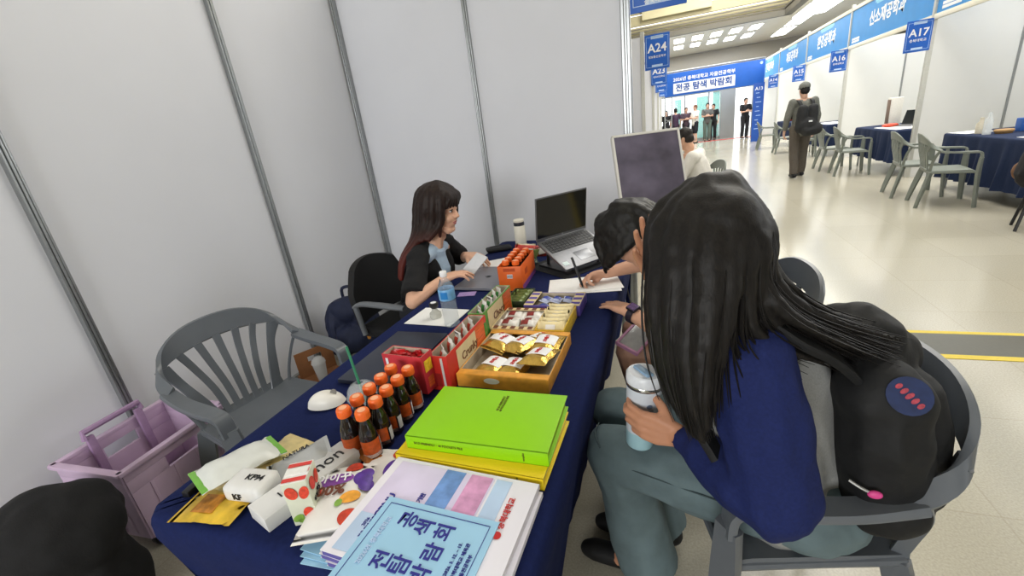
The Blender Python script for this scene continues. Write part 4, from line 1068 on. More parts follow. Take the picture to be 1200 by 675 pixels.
for nrm, r_ in ((V((.0255, 0, 0)), YY), (V((0, -.0313, 0)), XX)):
    F = frame(nrm, r_, ZZ)
    for a_ in ((-.01, .085, .012, .016, .3), (.015, .082, .010, .016, -.3), (.012, .03, .011, .014, 0)):
        bm = B(); disc(bm, F, *a_[:4], ang=a_[4]); obj('strawberry_print', bm, sr, t, smooth=False)
    bm = B(); disc(bm, F, -.012, .02, .012, .008, ang=.5); disc(bm, F, .0, .012, .014, .006); obj('leaf_print', bm, mat('leaf_print', '86b04a', .4, var=.2, scale=60), t, smooth=False)
txt('95', (.026, .008, .055), YY, ZZ, .018, blkp, t, .01, world=False); txt('설 향', (.026, -.012, .05), YY, ZZ, .010, blkp, t, .01, world=False)
bagw = mat('candy_bag_white', 'e8e6e2', .3, var=.04, scale=20, bump=.06, bscale=40)
def candy_bag(label, loc, rz, w, d, h, seed, main):
    t = thing('candy_bag', label, 'bag', loc, 0, rot=rz)
    bm = B(); pillow(bm, w, d, h, Matrix.Identity(4), seed, crimp=.016); obj('wrapper', bm, bagw, t)
    z = lambda x, y: h*.5+h*.5*math.sin(min(1, max(0, (min(x/w+.5, .5-x/w)*w-.016)/(w*.18)))*PI/2)*max(0, 1-abs(2*y/d)**3)+.0022
    def spot(n, x, y, rx, ry, m, ang=0):
        c_, s_ = math.cos(ang), math.sin(ang)
        def f(u, v):
            a = 2*PI*v; px, py = rx*u*math.cos(a), ry*u*math.sin(a); X = x+px*c_-py*s_; Y = y+px*s_+py*c_
            return V((X, Y, z(X, Y)))
        bm = B(); grid(bm, f, 5, 24, .0004); obj(n, bm, m, t)
    return t, spot, z
peach = mat('peach_print', 'e8a23c', .4, var=.25, scale=60); plum = mat('plum_print', '5a3a98', .4, var=.3, scale=70); appl = mat('apple_print', 'c8442f', .4, var=.25, scale=60)
t, spot, z = candy_bag('white fruit candy bag lying under the other one, right end showing', (-.655, .62, T0+.001), (0, 0, R(98)), .20, .12, .012, 301, 0)
spot('apple_print', .085, -.03, .02, .018, appl); spot('plum_print', .03, -.035, .03, .02, plum); spot('apple_print', -.085, .0, .026, .028, appl); spot('leaf_print', -.06, .03, .012, .01, mat('leaf_print', '86b04a'))
t, spot, z = candy_bag('white candy bag printed 100% with fruit, beside the booklets', (-.678, .535, T0+.014), (R(0), R(0), R(114)), .205, .128, .028, 302, 1)
spot('apple_print', .088, -.012, .018, .020, appl); spot('plum_print', .042, -.045, .022, .02, plum); spot('plum_print', .024, -.055, .018, .016, plum); spot('plum_print', .062, -.05, .015, .014, plum)
spot('peach_print', -.012, -.03, .016, .022, peach, .4); spot('apple_print', -.062, -.042, .018, .024, appl, .3); spot('leaf_print', -.026, -.01, .010, .008, MATS['leaf_print'])
spot('title_blob', .045, .02, .018, .045, mat('title_purple', '8a4aa6', .4), .0)
txt('아이꾸', (.045, .018, .0325), -YY, XX, .026, wht, t, .02, .075, world=False)
txt('100%', (.008, .025, .0325), -YY, XX, .034, mat('print_brown', '6b3a26'), t, .03, .075, world=False)
txt('과즙', (.008, .065, .0325), -YY, XX, .010, red_p, t, .0, world=False)
packet('brown and gold wrapped candy behind the long white box', 'candy', (-.725, .685, T0+.001), .085, .04, .022, mat('brown_gold', 'a8642c', .3, .3, var=.45, scale=50), rot=(0, 0, R(-18)), name='wrapped_candy', seed=310)

# ------------------------------------------------------------------ people
def skin(name, c): return mat(name, c, .5, var=.04, scale=30, bump=.03, bscale=300, spec=.35)
def hair_mat(name, c, tip=None, z0=0, z1=1):
    if name in MATS: return MATS[name]
    m = mat(name, c, .55, var=.5, scale=55, bump=.12, bscale=90, stretch=(4, 4, .35), spec=.35)
    if tip:
        nt = m.node_tree; b = nt.nodes['Principled BSDF']
        tc = [n for n in nt.nodes if n.type == 'TEX_COORD'][0]; ramp = [n for n in nt.nodes if n.type == 'VALTORGB'][0]
        sp = nt.nodes.new('ShaderNodeSeparateXYZ'); nt.links.new(tc.outputs['Object'], sp.inputs[0])
        mr = nt.nodes.new('ShaderNodeMapRange'); mr.inputs[1].default_value = z0; mr.inputs[2].default_value = z1; nt.links.new(sp.outputs['Z'], mr.inputs[0])
        mx = nt.nodes.new('ShaderNodeMix'); mx.data_type = 'RGBA'; mx.inputs[6].default_value = rgb(tip)
        nt.links.new(mr.outputs[0], mx.inputs['Factor']); nt.links.new(ramp.outputs['Color'], mx.inputs[7]); nt.links.new(mx.outputs[2], b.inputs['Base Color'])
    return m
def hframe(c, f, u, s=1.0):
    f = V(f).normalized(); u = V(u); u = (u-f*u.dot(f)).normalized(); r = f.cross(u); c = V(c)
    return Matrix(((r.x*s, f.x*s, u.x*s, c.x), (r.y*s, f.y*s, u.y*s, c.y), (r.z*s, f.z*s, u.z*s, c.z), (0, 0, 0, 1)))
def head(bm, M, ears=True):
    t = bmesh.new()
    ell(t, (0, -.012, .035), (.073, .092, .082)); ell(t, (0, .02, -.03), (.060, .064, .080)); ell(t, (0, .048, .03), (.056, .042, .05))
    limb(t, [(-.050, .0, -.055), (-.022, .048, -.092), (.022, .048, -.092), (.050, .0, -.055)], [.022, .021, .021, .022])
    ell(t, (0, .060, -.092), (.018, .016, .014))
    limb(t, [(0, .079, .014), (0, .096, -.020)], [.0075, .0105]); ell(t, (-.010, .088, -.024), (.008, .009, .007)); ell(t, (.010, .088, -.024), (.008, .009, .007))
    for s in (-1, 1):
        ell(t, (s*.034, .050, -.030), (.026, .028, .026)); limb(t, [(s*.015, .078, .026), (s*.045, .066, .026)], [.008, .007])
        if ears: ell(t, (s*.074, -.008, -.008), (.009, .019, .031), None); ell(t, (s*.077, -.014, .002), (.008, .016, .022))
    limb(t, [(-.017, .074, -.048), (0, .080, -.047), (.017, .074, -.048)], [.007, .0075, .007]); limb(t, [(-.014, .072, -.060), (0, .076, -.061), (.014, .072, -.060)], [.007, .0075, .007])
    limb(t, [(0, -.02, -.03), (0, -.028, -.12)], [.055, .052])
    t.transform(M); merge(bm, t)
def face_parts(t, M, lipc='b5636a', lid=.5):
    for s in (-1, 1):
        bm = B(); ell(bm, (s*.0305, .0715, .008), (.0125, .010, .0058), None); bm.transform(M); e = obj('eye', bm, mat('eye_white', 'e6e2de', .3), t, world=True)
        bm = B(); ell(bm, (s*.0305+.002, .0795, .0075), (.0058, .003, .0058)); bm.transform(M); obj('iris', bm, mat('iris_dark', '1d1410', .15), t, world=True)
        bm = B(); limb(bm, [(s*.017, .0795, .013), (s*.031, .0825, .0165), (s*.045, .0735, .0125)], [.0018, .0026, .0016]); bm.transform(M); obj('eyelid', bm, mat('lash_dark', '2a1a16', .6), t, world=True)
        bm = B(); limb(bm, [(s*.014, .083, .032), (s*.032, .081, .0365), (s*.050, .068, .031)], [.0026, .003, .0018]); bm.transform(M); obj('eyebrow', bm, mat('brow_brown', '3a2822', .8), t, world=True)
    bm = B(); limb(bm, [(-.019, .079, -.0505), (-.006, .0855, -.0475), (0, .0845, -.0485), (.006, .0855, -.0475), (.019, .079, -.0505)], [.002, .003, .003, .003, .002])
    limb(bm, [(-.017, .078, -.0555), (0, .0825, -.059), (.017, .078, -.0555)], [.002, .0038, .002]); bm.transform(M); obj('lips', bm, mat('lips_'+lipc, lipc, .4), t, world=True)
def hand(bm, w, d, n, th, curl=(.35, .4, .45, .5), curl2=None, spread=.10, s=1.0, tb=None):
    """palm and five fingers; d finger direction, n palm-facing normal, th towards the thumb"""
    w, d, n, th = V(w), V(d).normalized(), V(n).normalized(), V(th).normalized()
    d = (d-n*d.dot(n)).normalized(); th = (th-n*th.dot(n)-d*th.dot(d)).normalized()
    kn = []
    for i, (o, l) in enumerate(((.030, .086), (.0105, .092), (-.0095, .088), (-.028, .078))):
        k = w+d*l*s+th*o*s; kn.append(k)
        limb(bm, [w+th*o*.5*s, w+d*l*.55*s+th*o*.95*s-n*.002, k], [.0165*s, .0145*s, .0105*s])
    L = ((.040, .025, .020), (.045, .028, .021), (.042, .026, .020), (.032, .020, .018))
    for i in range(4):
        p = kn[i]; a = 0; fd = (d+th*spread*(1.1-i*.75)).normalized()
        pts = [p]; c1 = curl[i]; c2 = (curl2 or [x*1.1 for x in curl])[i]
        for j in range(3):
            a += (c1, c2, c2*.7)[j]
            p = p+(fd*math.cos(a)+n*math.sin(a))*L[i][j]*s; pts.append(p)
        limb(bm, pts, [.0098*s, .0088*s, .0078*s, .0068*s])
    b0 = w+d*.022*s+th*.022*s; t1, t2, t3 = tb or ((.55, .75, .35), (.8, .45, .45), (.95, .1, .5))
    b = [b0]
    for (x, y, z), l in zip((t1, t2, t3), (.042, .032, .026)): b.append(b[-1]+(d*x+th*y+n*z).normalized()*l*s)
    limb(bm, b, [.0165*s, .0125*s, .0105*s, .0085*s])
def strand_mesh(chains, rads, voxel=.006, smooth=3, noise=.004):
    bm = B()
    for c, r in zip(chains, rads):
        P = catmull(c, 3); limb(bm, P, [r*(1-.45*(i/(len(P)-1))**2) for i in range(len(P))])
    return blob(bm, voxel, smooth, noise, 30)
def fine_strands(bm, chains, n, spread, rad, rnd):
    for k in range(n):
        a = rnd.randrange(len(chains)-1); f = rnd.random()
        A, Bc = chains[a], chains[a+1]; m = min(len(A), len(Bc))
        off = V((rnd.gauss(0, spread), rnd.gauss(0, spread), rnd.gauss(0, spread*.4)))
        P = [V(A[i]).lerp(V(Bc[i]), f)+off*(.6+.4*i/m) for i in range(m)]
        tube(bm, P, [rad, rad, rad*.9, rad*.6][:1]*(m-1)+[rad*.3], 4, smooth=4)
    return bm
WHITEK = mat('shoe_white', 'dcdad6', .6)
def shoe(name, m, t, heel, toe, up=.055, sole=None, s=1.):
    heel, toe = V(heel), V(toe); d = (toe-heel).normalized(); sd = V((d.y, -d.x, 0))
    bm = B(); z = V((0, 0, 1))
    limb(bm, [heel+z*.045*s, heel+d*.09*s+z*.05*s, toe-d*.05*s+z*.038*s, toe-d*.02*s+z*.032*s], [.036*s, .037*s, .037*s, .028*s])
    limb(bm, [heel+z*.075*s+d*.02, heel+z*.05*s+d*.03], [.036*s, .036*s])
    bm = blob(bm, .007, 3)
    for v in bm.verts: v.co.z = max(v.co.z, .004)
    o = obj(name, bm, m, t, world=True)
    if sole:
        bm = B(); limb(bm, [heel+z*.014, toe-d*.025+z*.014], [.036*s, .034*s]); bm = blob(bm, .008, 2)
        for v in bm.verts: v.co.z = min(max(v.co.z, .001), .022)
        obj('sole', bm, sole, o, world=True)
    return o
# ================= person with the black backpack (foreground)
t = thing('person', 'person with long dark hair and blue sleeves holding a white tumbler, seated nearest', 'person', (.25, 1.06, 0))
skA = skin('skin_tan', 'c08a6c')
pel, chest, nk, hd = V((.28, 1.05, .52)), V((.205, 1.035, .80)), V((.15, 1.0, .99)), V((.065, .945, 1.175))
shL, shR = V((.145, .865, .945)), V((.19, 1.185, .94)); elL, wrL = V((.185, .79, .685)), V((.012, .955, .69))
elR, wrR = V((.02, 1.30, .80)), V((-.022, 1.10, 1.045))
hiL, hiR, knL, knR, anL, anR = V((.29, .96, .52)), V((.29, 1.15, .52)), V((-.17, 1.09, .495)), V((-.185, 1.285, .50)), V((-.075, 1.07, .10)), V((-.04, 1.22, .10))
HM = hframe(hd, (-.72, .62, -.28), (-.25, .12, .95), 1.06)
bm = B(); head(bm, HM)
limb(bm, [nk+V((-.01, 0, .05)), nk], [.055, .06])
limb(bm, [pel, chest, nk+V((.01, 0, -.06))], [.135, .13, .10]); limb(bm, [shL, shR], [.06, .06])
limb(bm, [shL, elL, wrL], [.05, .042, .027]); limb(bm, [shR, elR, wrR], [.05, .042, .027])
hand(bm, wrL, (-.93, .12, .12), (.12, .98, -.1), (.1, .1, 1), curl=(.45, .55, .6, .62), curl2=(.75, .8, .8, .85), s=1.04, tb=((.5, .6, .5), (.65, .25, .7), (.6, .0, .8)))
hand(bm, wrR, (-.36, -.30, .95), (.6, -.55, .1), (.45, .7, .2), curl=(.08, .12, .16, .2), spread=.2, s=1.04)
limb(bm, [hiL, knL, anL], [.08, .062, .04]); limb(bm, [hiR, knR, anR], [.08, .062, .04])
limb(bm, [anL, anL+V((-.12, .02, -.06))], [.038, .03]); limb(bm, [anR, anR+V((-.12, .02, -.06))], [.038, .03])
obj('body', blob(bm, .0048, 3), skA, t, world=True)
grey = mat('sweat_grey', '8f908e', .85, var=.08, scale=200, bump=.15, bscale=350); nav = mat('sleeve_navy', '1c2656', .85, var=.12, scale=160, bump=.25, bscale=45, spec=.25)
bm = B()
limb(bm, [pel+V((0, 0, -.02)), pel+V((-.03, 0, .13)), chest, chest+V((-.02, 0, .08))], [.165, .155, .155, .14]); limb(bm, [shL+V((.01, .05, -.01)), shR+V((.01, -.05, -.01))], [.085, .085]); limb(bm, [chest+V((-.02, -.06, 0)), pel+V((-.02, -.05, 0))], [.12, .135]); limb(bm, [chest+V((-.02, .06, 0)), pel+V((-.02, .05, 0))], [.12, .135])
cone(bm, nk+V((.02, 0, -.06)), .085, nk+V((-.005, 0, -.005)), .068)
obj('sweatshirt', blob(bm, .008, 5, .006, 9), grey, t, world=True)
for nm_, S_, E_, W_ in (('l', shL, elL, wrL), ('r', shR, elR, wrR)):
    bm = B()
    m1 = S_.lerp(E_, .5); m2 = E_.lerp(W_, .5); cf_ = E_.lerp(W_, .86)
    limb(bm, [S_+V((.0, 0, .01)), m1+V((.01, -.005, 0)), E_+V((.015, 0, .0)), E_.lerp(W_, .25), m2, E_.lerp(W_, .74)], [.088, .087, .078, .072, .06, .045])
    limb(bm, [E_+V((.02, .0, -.01)), m2+V((0, 0, -.02))], [.062, .045])
    cone(bm, E_.lerp(W_, .70), .044, E_.lerp(W_, .97), .036)
    obj('sleeve', blob(bm, .007, 5, .010, 11), nav, t, world=True)
den = mat('denim_greygreen', '5f7074', .85, var=.16, scale=14, bump=.2, bscale=600)
bm = B()
for hi, kn, an in ((hiL, knL, anL), (hiR, knR, anR)):
    limb(bm, [hi+V((.02, 0, .0)), hi.lerp(kn, .5)+V((0, 0, -.005)), kn], [.108, .100, .088])
    limb(bm, [kn, kn.lerp(an, .45)+V((.01, 0, 0))], [.088, .088]); cone(bm, kn.lerp(an, .35)+V((.005, 0, 0)), .088, an+V((.0, 0, -.02)), .098)
limb(bm, [hiL+V((.05, .02, .0)), hiR+V((.05, -.02, .0))], [.11, .11])
o = obj('jeans', blob(bm, .008, 5, .008, 8), den, t, world=True)
seam = mat('denim_seam', '3c4a4d', .9)
bm = B()
P = [hiL+V((-.02, -.102, .03)), hiL.lerp(knL, .35)+V((0, -.098, .028)), hiL.lerp(knL, .7)+V((0, -.09, .03)), knL+V((.02, -.083, .028))]; tube(bm, P, .0022, 6, smooth=6)
tube(bm, [knL+V((-.03, -.06, .06)), knL+V((-.05, -.02, .075)), knL+V((-.045, .03, .078))], .002, 6, smooth=5)
obj('seam', bm, seam, o, world=True)
wsock = mat('sock_white', 'd9d6d2', .9, var=.05, scale=200); bsh = mat('shoe_black', '121214', .6, var=.2)
for an, dx in ((anL, V((-.95, .16, 0))), (anR, V((-.95, .05, 0)))):
    bm = B(); cone(bm, an+V((0, 0, .03)), .045, an+V((-.01, 0, -.05)), .044); limb(bm, [an+V((0, 0, -.03)), an+V((-.03, 0, -.04))], [.046, .044]); obj('sock', blob(bm, .006, 3), wsock, t, world=True)
    hl = V((an.x+.04, an.y, 0)); shoe('shoe', bsh, t, hl, hl+dx.normalized()*.27, s=1.05)
# hair
hA = hair_mat('hair_black', '14110f')
HC = HM
chA = [
 [(.03, .97, 1.325), (-.04, .93, 1.27), (-.047, .875, 1.19), (-.048, .835, 1.10), (-.038, .80, 1.01), (-.012, .78, .93)],
 [(.05, .955, 1.33), (-.025, .89, 1.27), (-.036, .83, 1.17), (-.038, .80, 1.09), (-.025, .775, 1.0), (.005, .762, .91)],
 [(.06, .945, 1.333), (.0, .86, 1.27), (-.008, .80, 1.17), (-.012, .775, 1.08), (-.002, .757, .98), (.03, .750, .875)],
 [(.07, .94, 1.333), (.025, .84, 1.26), (.02, .785, 1.16), (.015, .757, 1.06), (.024, .742, .96), (.045, .742, .868)],
 [(.08, .94, 1.333), (.06, .835, 1.25), (.055, .785, 1.15), (.05, .76, 1.06), (.045, .745, .97), (.052, .742, .90)],
 [(.085, .945, 1.333), (.09, .84, 1.24), (.085, .795, 1.15), (.072, .775, 1.06), (.066, .765, 1.0), (.062, .752, .93)],
 [(.09, .95, 1.332), (.115, .85, 1.23), (.118, .83, 1.14), (.135, .825, 1.07), (.19, .835, 1.025), (.27, .88, .975)],
 [(.095, .96, 1.33), (.14, .87, 1.23), (.142, .86, 1.14), (.165, .86, 1.07), (.23, .875, 1.015), (.32, .925, .94)],
 [(.10, .975, 1.328), (.158, .91, 1.24), (.162, .90, 1.15), (.19, .91, 1.08), (.25, .925, 1.01), (.345, .97, .94)],
 [(.09, .95, 1.332), (.135, .87, 1.24), (.15, .86, 1.15), (.20, .855, 1.085), (.28, .88, 1.03), (.40, .93, .955)],
 [(.095, .97, 1.33), (.15, .90, 1.24), (.165, .90, 1.16), (.22, .90, 1.09), (.31, .93, 1.035), (.43, .98, .98)],
 [(.095, .98, 1.33), (.155, .94, 1.24), (.172, .93, 1.16), (.23, .95, 1.09), (.31, .99, 1.03), (.42, 1.03, .985)],
 [(.095, 1.0, 1.325), (.16, .97, 1.245), (.168, .955, 1.16), (.195, .96, 1.09), (.25, .98, 1.02), (.33, 1.02, .955)],
 [(.08, 1.02, 1.32), (.135, 1.02, 1.24), (.15, 1.01, 1.15), (.18, 1.02, 1.08), (.23, 1.04, 1.01), (.30, 1.06, .96)],
 [(.06, 1.02, 1.318), (.09, 1.05, 1.24), (.11, 1.06, 1.15), (.13, 1.06, 1.07), (.17, 1.08, 1.0), (.24, 1.10, .95)],
 [(.04, 1.01, 1.318), (.03, 1.05, 1.24), (.03, 1.055, 1.16), (.04, 1.05, 1.08), (.05, 1.05, 1.0), (.06, 1.03, .92)],
]
chA = [[V(p)+V((.01, .015, -.024)) for p in c] for c in chA]
GP = [.55]*6+[.8]*10
bm = B(); t_ = B(); ell(t_, (0, -.018, .032), (.086, .103, .092)); t_.transform(HM); merge(bm, t_)
rr = [.023]*6+[.025]*10
for c, r, g_ in zip(chA, rr, GP):
    P = catmull(c, 3); limb(bm, P, [r*(1-g_*(i/(len(P)-1))**(2.2 if g_ < .7 else 1.3)) for i in range(len(P))])
hb = blob(bm, .0065, 5, .003, 26)
hobj = obj('hair', hb, hA, t, world=True)
rnd = random.Random(3); bm = fine_strands(B(), chA[:7], 260, .012, .0016, rnd); fine_strands(bm, chA[6:15], 260, .012, .0016, rnd)
o = obj('loose_strands', bm, hA, hobj, world=True); o['kind'] = 'stuff'
# her tumbler
t = thing('insulated_tumbler', 'white to pale blue steel tumbler with steel band held on the knee in front', 'tumbler', (-.088, 1.035, .585), 0, rot=(R(-4), R(5), 0))
tw = mat('tumbler_white', 'cfd6de', .3, var=.02); tbm = mat('tumbler_blue', 'a5ccd6', .3, var=.03)
bm = B(); lathe(bm, [(0, .0), (.034, 0), (.037, .006), (.039, .05), (.0392, .0505)], 36); obj('base', bm, tbm, t)
bm = B(); lathe(bm, [(.0392, .05), (.046, .165), (.047, .188), (0, .188)], 36); obj('body', bm, tw, t)
bm = B(); lathe(bm, [(.0472, .186), (.0485, .188), (.0485, .196), (.047, .198), (0, .198)], 36); obj('steel_band', bm, mat('steel', 'b5b5b0', .2, .9), t)
bm = B(); lathe(bm, [(0, .197), (.048, .197), (.0495, .202), (.0495, .222), (.045, .228), (0, .228)], 36); o = obj('lid', bm, mat('lid_white', 'dfe3e8', .3), t)
bm = B(); box(bm, (-.005, -.005, .231), (.062, .022, .008), .003, rot=(0, 0, R(-50))); obj('flip_mouthpiece', bm, mat('lid_blue', '8aa9c4', .35), o)
bm = B(); F = frame((.018, -.042, .135), V((.9, .4, 0)), V((0.0, -.08, 1))); disc(bm, F, 0, .012, .008, .006); quadp(bm, F, -.012, .012, -.003, 0); obj('logo', bm, mat('logo_grey', '5d6b80', .5), t, smooth=False)
# black backpack between her and the chair back
t = thing('backpack', 'big black backpack with a blue badge and pink zip tag in the nearest chair', 'backpack', (.47, 1.07, .43))
bkm = mat('pack_black', '101113', .72, var=.25, scale=60, bump=.3, bscale=18)
bm = B()
limb(bm, [(.43, .94, .60), (.40, .94, .86)], [.09, .085]); limb(bm, [(.43, 1.2, .58), (.40, 1.18, .86)], [.10, .085]); limb(bm, [(.46, 1.06, .57), (.40, 1.06, .93)], [.105, .08])
limb(bm, [(.49, .99, .62), (.47, 1.0, .82)], [.075, .065]); limb(bm, [(.50, 1.12, .58), (.47, 1.12, .84)], [.075, .06]); limb(bm, [(.38, 1.02, .50), (.38, 1.14, .50)], [.07, .07]); limb(bm, [(.355, 1.02, .955), (.42, 1.05, .94), (.47, 1.1, .87)], [.038, .05, .06]); limb(bm, [(.36, 1.1, .96), (.43, 1.13, .92)], [.034, .045])
o = obj('body', blob(bm, .009, 6, .012, 9), bkm, t, world=True)
for S_ in ((.135, .862, .945), (.185, 1.19, .94)):
    S_ = V(S_); sg = -1 if S_.y < 1 else 1
    bm = B(); ribbon(bm, [V((.42, 1.06+sg*.10, .82)), V((.31, 1.05+sg*.13, .945)), S_+V((.10, -sg*.02, .06)), S_+V((.02, -sg*.05, .098)), S_+V((-.075, -sg*.045, .055)), S_+V((-.115, -sg*.02, -.06)), S_+V((-.05, sg*.06, -.17))], [V((0, .07, 0))]*4+[V((.01, .07, .01)), V((.02, .06, .0)), V((.01, .05, 0))], .016)
    obj('shoulder_strap', bm, bkm, t, world=True)
bm = B(); FB_ = frame((.414, .876, .901), V((1, 0, .05)), V((0, .54, .84))); disc(bm, FB_, 0, 0, .036, .036, z=.002); obj('badge', bm, mat('badge_navy', '1d2c55', .6, var=.2), t, world=True)
bm = B()
for k in range(5): disc(bm, FB_, -.014+.007*k, .018-.009*k, .0085-.001*abs(k-2), .0042, z=.0034, ang=.55)
obj('badge_emblem', bm, mat('badge_red', 'a8404f', .6, var=.3, scale=200), t, world=True, smooth=False)
bm = B(); tube(bm, [(.340, .862, .70), (.358, .852, .693), (.374, .847, .688)], .003, 8, smooth=3); obj('zip', bm, mat('zip_grey', '9a9a98', .4, .5), t, world=True)
bm = B(); ell(bm, (.380, .846, .686), (.013, .007, .009)); obj('zip_tag', bm, mat('tag_pink', 'd9478f', .5), t, world=True)

# ================= person bending over the notes
t = thing('person', 'person with short black hair bent over the white notes, writing with a black pen', 'person', (.2, 1.8, 0))
skB = skin('skin_light_tan', 'cf9f84')
pel, chest, nk, hd = V((.20, 1.80, .52)), V((.085, 1.80, .76)), V((-.045, 1.81, .905)), V((-.162, 1.815, .985))
shL, shR = V((.05, 1.64, .86)), V((.05, 1.97, .865)); elL, wrL = V((.03, 1.43, .70)), V((-.165, 1.585, .752)); elR, wrR = V((-.07, 2.11, .79)), V((-.30, 1.98, .772))
hiL, hiR, knL, knR, anL, anR = V((.2, 1.70, .52)), V((.2, 1.89, .52)), V((-.175, 1.69, .515)), V((-.17, 1.90, .515)), V((-.07, 1.68, .10)), V((-.08, 1.9, .10))
HM = hframe(hd, (-.70, .12, -.70), (-.68, .05, .72), 1.06)
bm = B(); head(bm, HM); limb(bm, [nk, hd.lerp(nk, .4)], [.056, .052])
limb(bm, [pel, chest, nk.lerp(chest, .3)], [.13, .12, .08]); limb(bm, [shL, shR], [.055, .055])
limb(bm, [shL, elL, elL.lerp(wrL, .4), wrL], [.046, .04, .037, .026]); limb(bm, [shR, elR, elR.lerp(wrR, .4), wrR], [.046, .04, .037, .026])
hand(bm, wrL, (-.62, .78, -.08), (.0, -.1, -1), (.78, .62, 0), curl=(.1, .1, .12, .15), spread=.12, s=1.0, tb=((.6, .8, .1), (.8, .5, .15), (.9, .3, .2)))
hand(bm, wrR, (-.84, -.50, -.14), (.30, -.52, -.80), (-.40, .1, .3), curl=(.55, .65, .75, .85), curl2=(.9, .95, 1.0, 1.0), s=1.0, tb=((.7, .35, .6), (.8, .0, .6), (.8, -.3, .4)))
limb(bm, [hiL, knL, anL], [.082, .058, .038]); limb(bm, [hiR, knR, anR], [.082, .058, .038]); limb(bm, [knL, knL.lerp(anL, .35)], [.057, .056]); limb(bm, [knR, knR.lerp(anR, .35)], [.057, .056])
limb(bm, [anL, anL+V((-.14, 0, -.06))], [.038, .03]); limb(bm, [anR, anR+V((-.14, 0, -.06))], [.038, .03])
obj('body', blob(bm, .0048, 3), skB, t, world=True)
bg_ = mat('shirt_bluegrey', '9ca3ad', .85, var=.06, scale=120, bump=.15, bscale=60)
bm = B(); limb(bm, [pel, chest, nk.lerp(chest, .35)], [.15, .145, .10]); limb(bm, [shL+V((.01, .04, -.01)), shR+V((.01, -.04, -.01))], [.08, .08])
for S_, E_ in ((shL, elL), (shR, elR)): limb(bm, [S_, S_.lerp(E_, .4)], [.078, .072]); cone(bm, S_.lerp(E_, .3), .073, S_.lerp(E_, .68), .07)
obj('shirt', blob(bm, .008, 4, .006, 10), bg_, t, world=True)
dks = mat('shorts_dark', '1b1d24', .85, var=.1)
bm = B()
for hi, kn in ((hiL, knL), (hiR, knR)): limb(bm, [hi+V((.03, 0, 0)), hi.lerp(kn, .4)], [.105, .098]); cone(bm, hi.lerp(kn, .3), .098, hi.lerp(kn, .55), .095)
limb(bm, [hiL+V((.04, .02, 0)), hiR+V((.04, -.02, 0))], [.105, .105]); obj('shorts', blob(bm, .009, 4, .004, 8), dks, t, world=True)
for an in (anL, anR): hl = V((an.x+.04, an.y, 0)); shoe('shoe', bsh, t, hl, hl+V((-.25, 0, 0)))
hB = hair_mat('hair_black_b', '14120f')
def hp(x, y, z): return HM @ V((x, y, z))
bm = B(); t_ = B(); ell(t_, (0, -.022, .042), (.086, .102, .088)); t_.transform(HM); merge(bm, t_)
chB = []
for k in range(9):       # crown -> side, hanging towards the ground
    a = -1.25+k*.31
    p0 = hp(-.02+.01*math.sin(a), .02-.05*abs(math.cos(a))*0, .13)
    x = -.092*math.cos(a*.55); y = .085*math.sin(-a)
    p1 = hp(x*.75, y*.8-.01, .095); p2 = hp(x, y-.005, .03); p3 = p2+V((0, 0, -.055))+(hp(x*.2, 0, 0)-hp(0, 0, 0)); 
    chB.append([p0, p1, p2, p3])
for c in chB: limb(bm, catmull(c, 3), [.030-.0012*i for i in range(len(catmull(c, 3)))])
# nape and the hanging fringe
for k in range(5): x = -.05+.025*k; limb(bm, catmull([hp(x*.5, -.05, .125), hp(x, -.115, .05), hp(x*1.1, -.115, -.03)], 3), [.03]*7)
fr = []
for k in range(5):
    x = -.07+.033*k; c = [hp(x*.6, .03, .125), hp(x, .085, .075), hp(x*1.05, .088, .045)+V((-.008, -.005, -.03)), hp(x*1.05, .085, .03)+V((-.005, -.008, -.085))]; fr.append(c); P = catmull(c, 3); limb(bm, P, [.022*(1-.7*(i/(len(P)-1))**2) for i in range(len(P))])
hobj = obj('hair', blob(bm, .006, 5, .004, 26), hB, t, world=True)
rnd = random.Random(9); bm = fine_strands(B(), chB, 120, .006, .0013, rnd); fine_strands(bm, fr, 60, .007, .0012, rnd); o = obj('loose_strands', bm, hB, hobj, world=True); o['kind'] = 'stuff'
# watch, pen, phone case on the lap
fd = (wrL-elL).normalized()
t2 = thing('smart_watch', 'dark square watch on the forearm by the table edge', 'watch', tuple(wrL-fd*.035), 0)
Fw = frame(wrL-fd*.035, fd, V((.55, -.75, .6)))
bm = B()
ring = [(.0, .034*math.cos(a*PI/12), .034*math.sin(a*PI/12)) for a in range(25)]
tt = B(); ribbon(tt, [V(p) for p in ring], [V((.028, 0, 0))]*25, .004, n=1)
Fq = Matrix((tuple(Fw.col[0][:3])+(0,), tuple(Fw.col[1][:3])+(0,), tuple(Fw.col[2][:3])+(0,), (0, 0, 0, 1))).transposed(); Fq.translation = Fw.translation
tt.transform(Fq); obj('strap', tt, mat('watch_strap', '201a28', .6), t2, world=True)
tt = B(); box(tt, (0, .038, 0), (.042, .012, .038), .004, seg=3); tt.transform(Fq); obj('case', tt, mat('watch_case', '2a2531', .3, .4), t2, world=True)
tt = B(); box(tt, (0, .0445, 0), (.034, .0012, .030), .0005); tt.transform(Fq); o = obj('screen', tt, mat('watch_screen', '5f4a70', .2, var=.4, scale=120), t2, world=True)
bm = B(); tip = V((-.395, 1.892, .731)); top = V((-.448, 1.935, .868)); tube(bm, [tip, tip.lerp(top, .08), tip.lerp(top, .1), top], [.0012, .0045, .006, .006], 12)
lone('pen', bm, blackp, 'black pen in the writing hand', 'pen', tuple(tip), world=True)
t2 = thing('phone_case', 'open pink wallet phone case lying on the bent person\'s lap', 'phone case', (-.135, 1.66, .60), R(-20), rot=(R(10), R(18), R(-22)))
pk = mat('case_pink', 'c98fae', .5, var=.05)
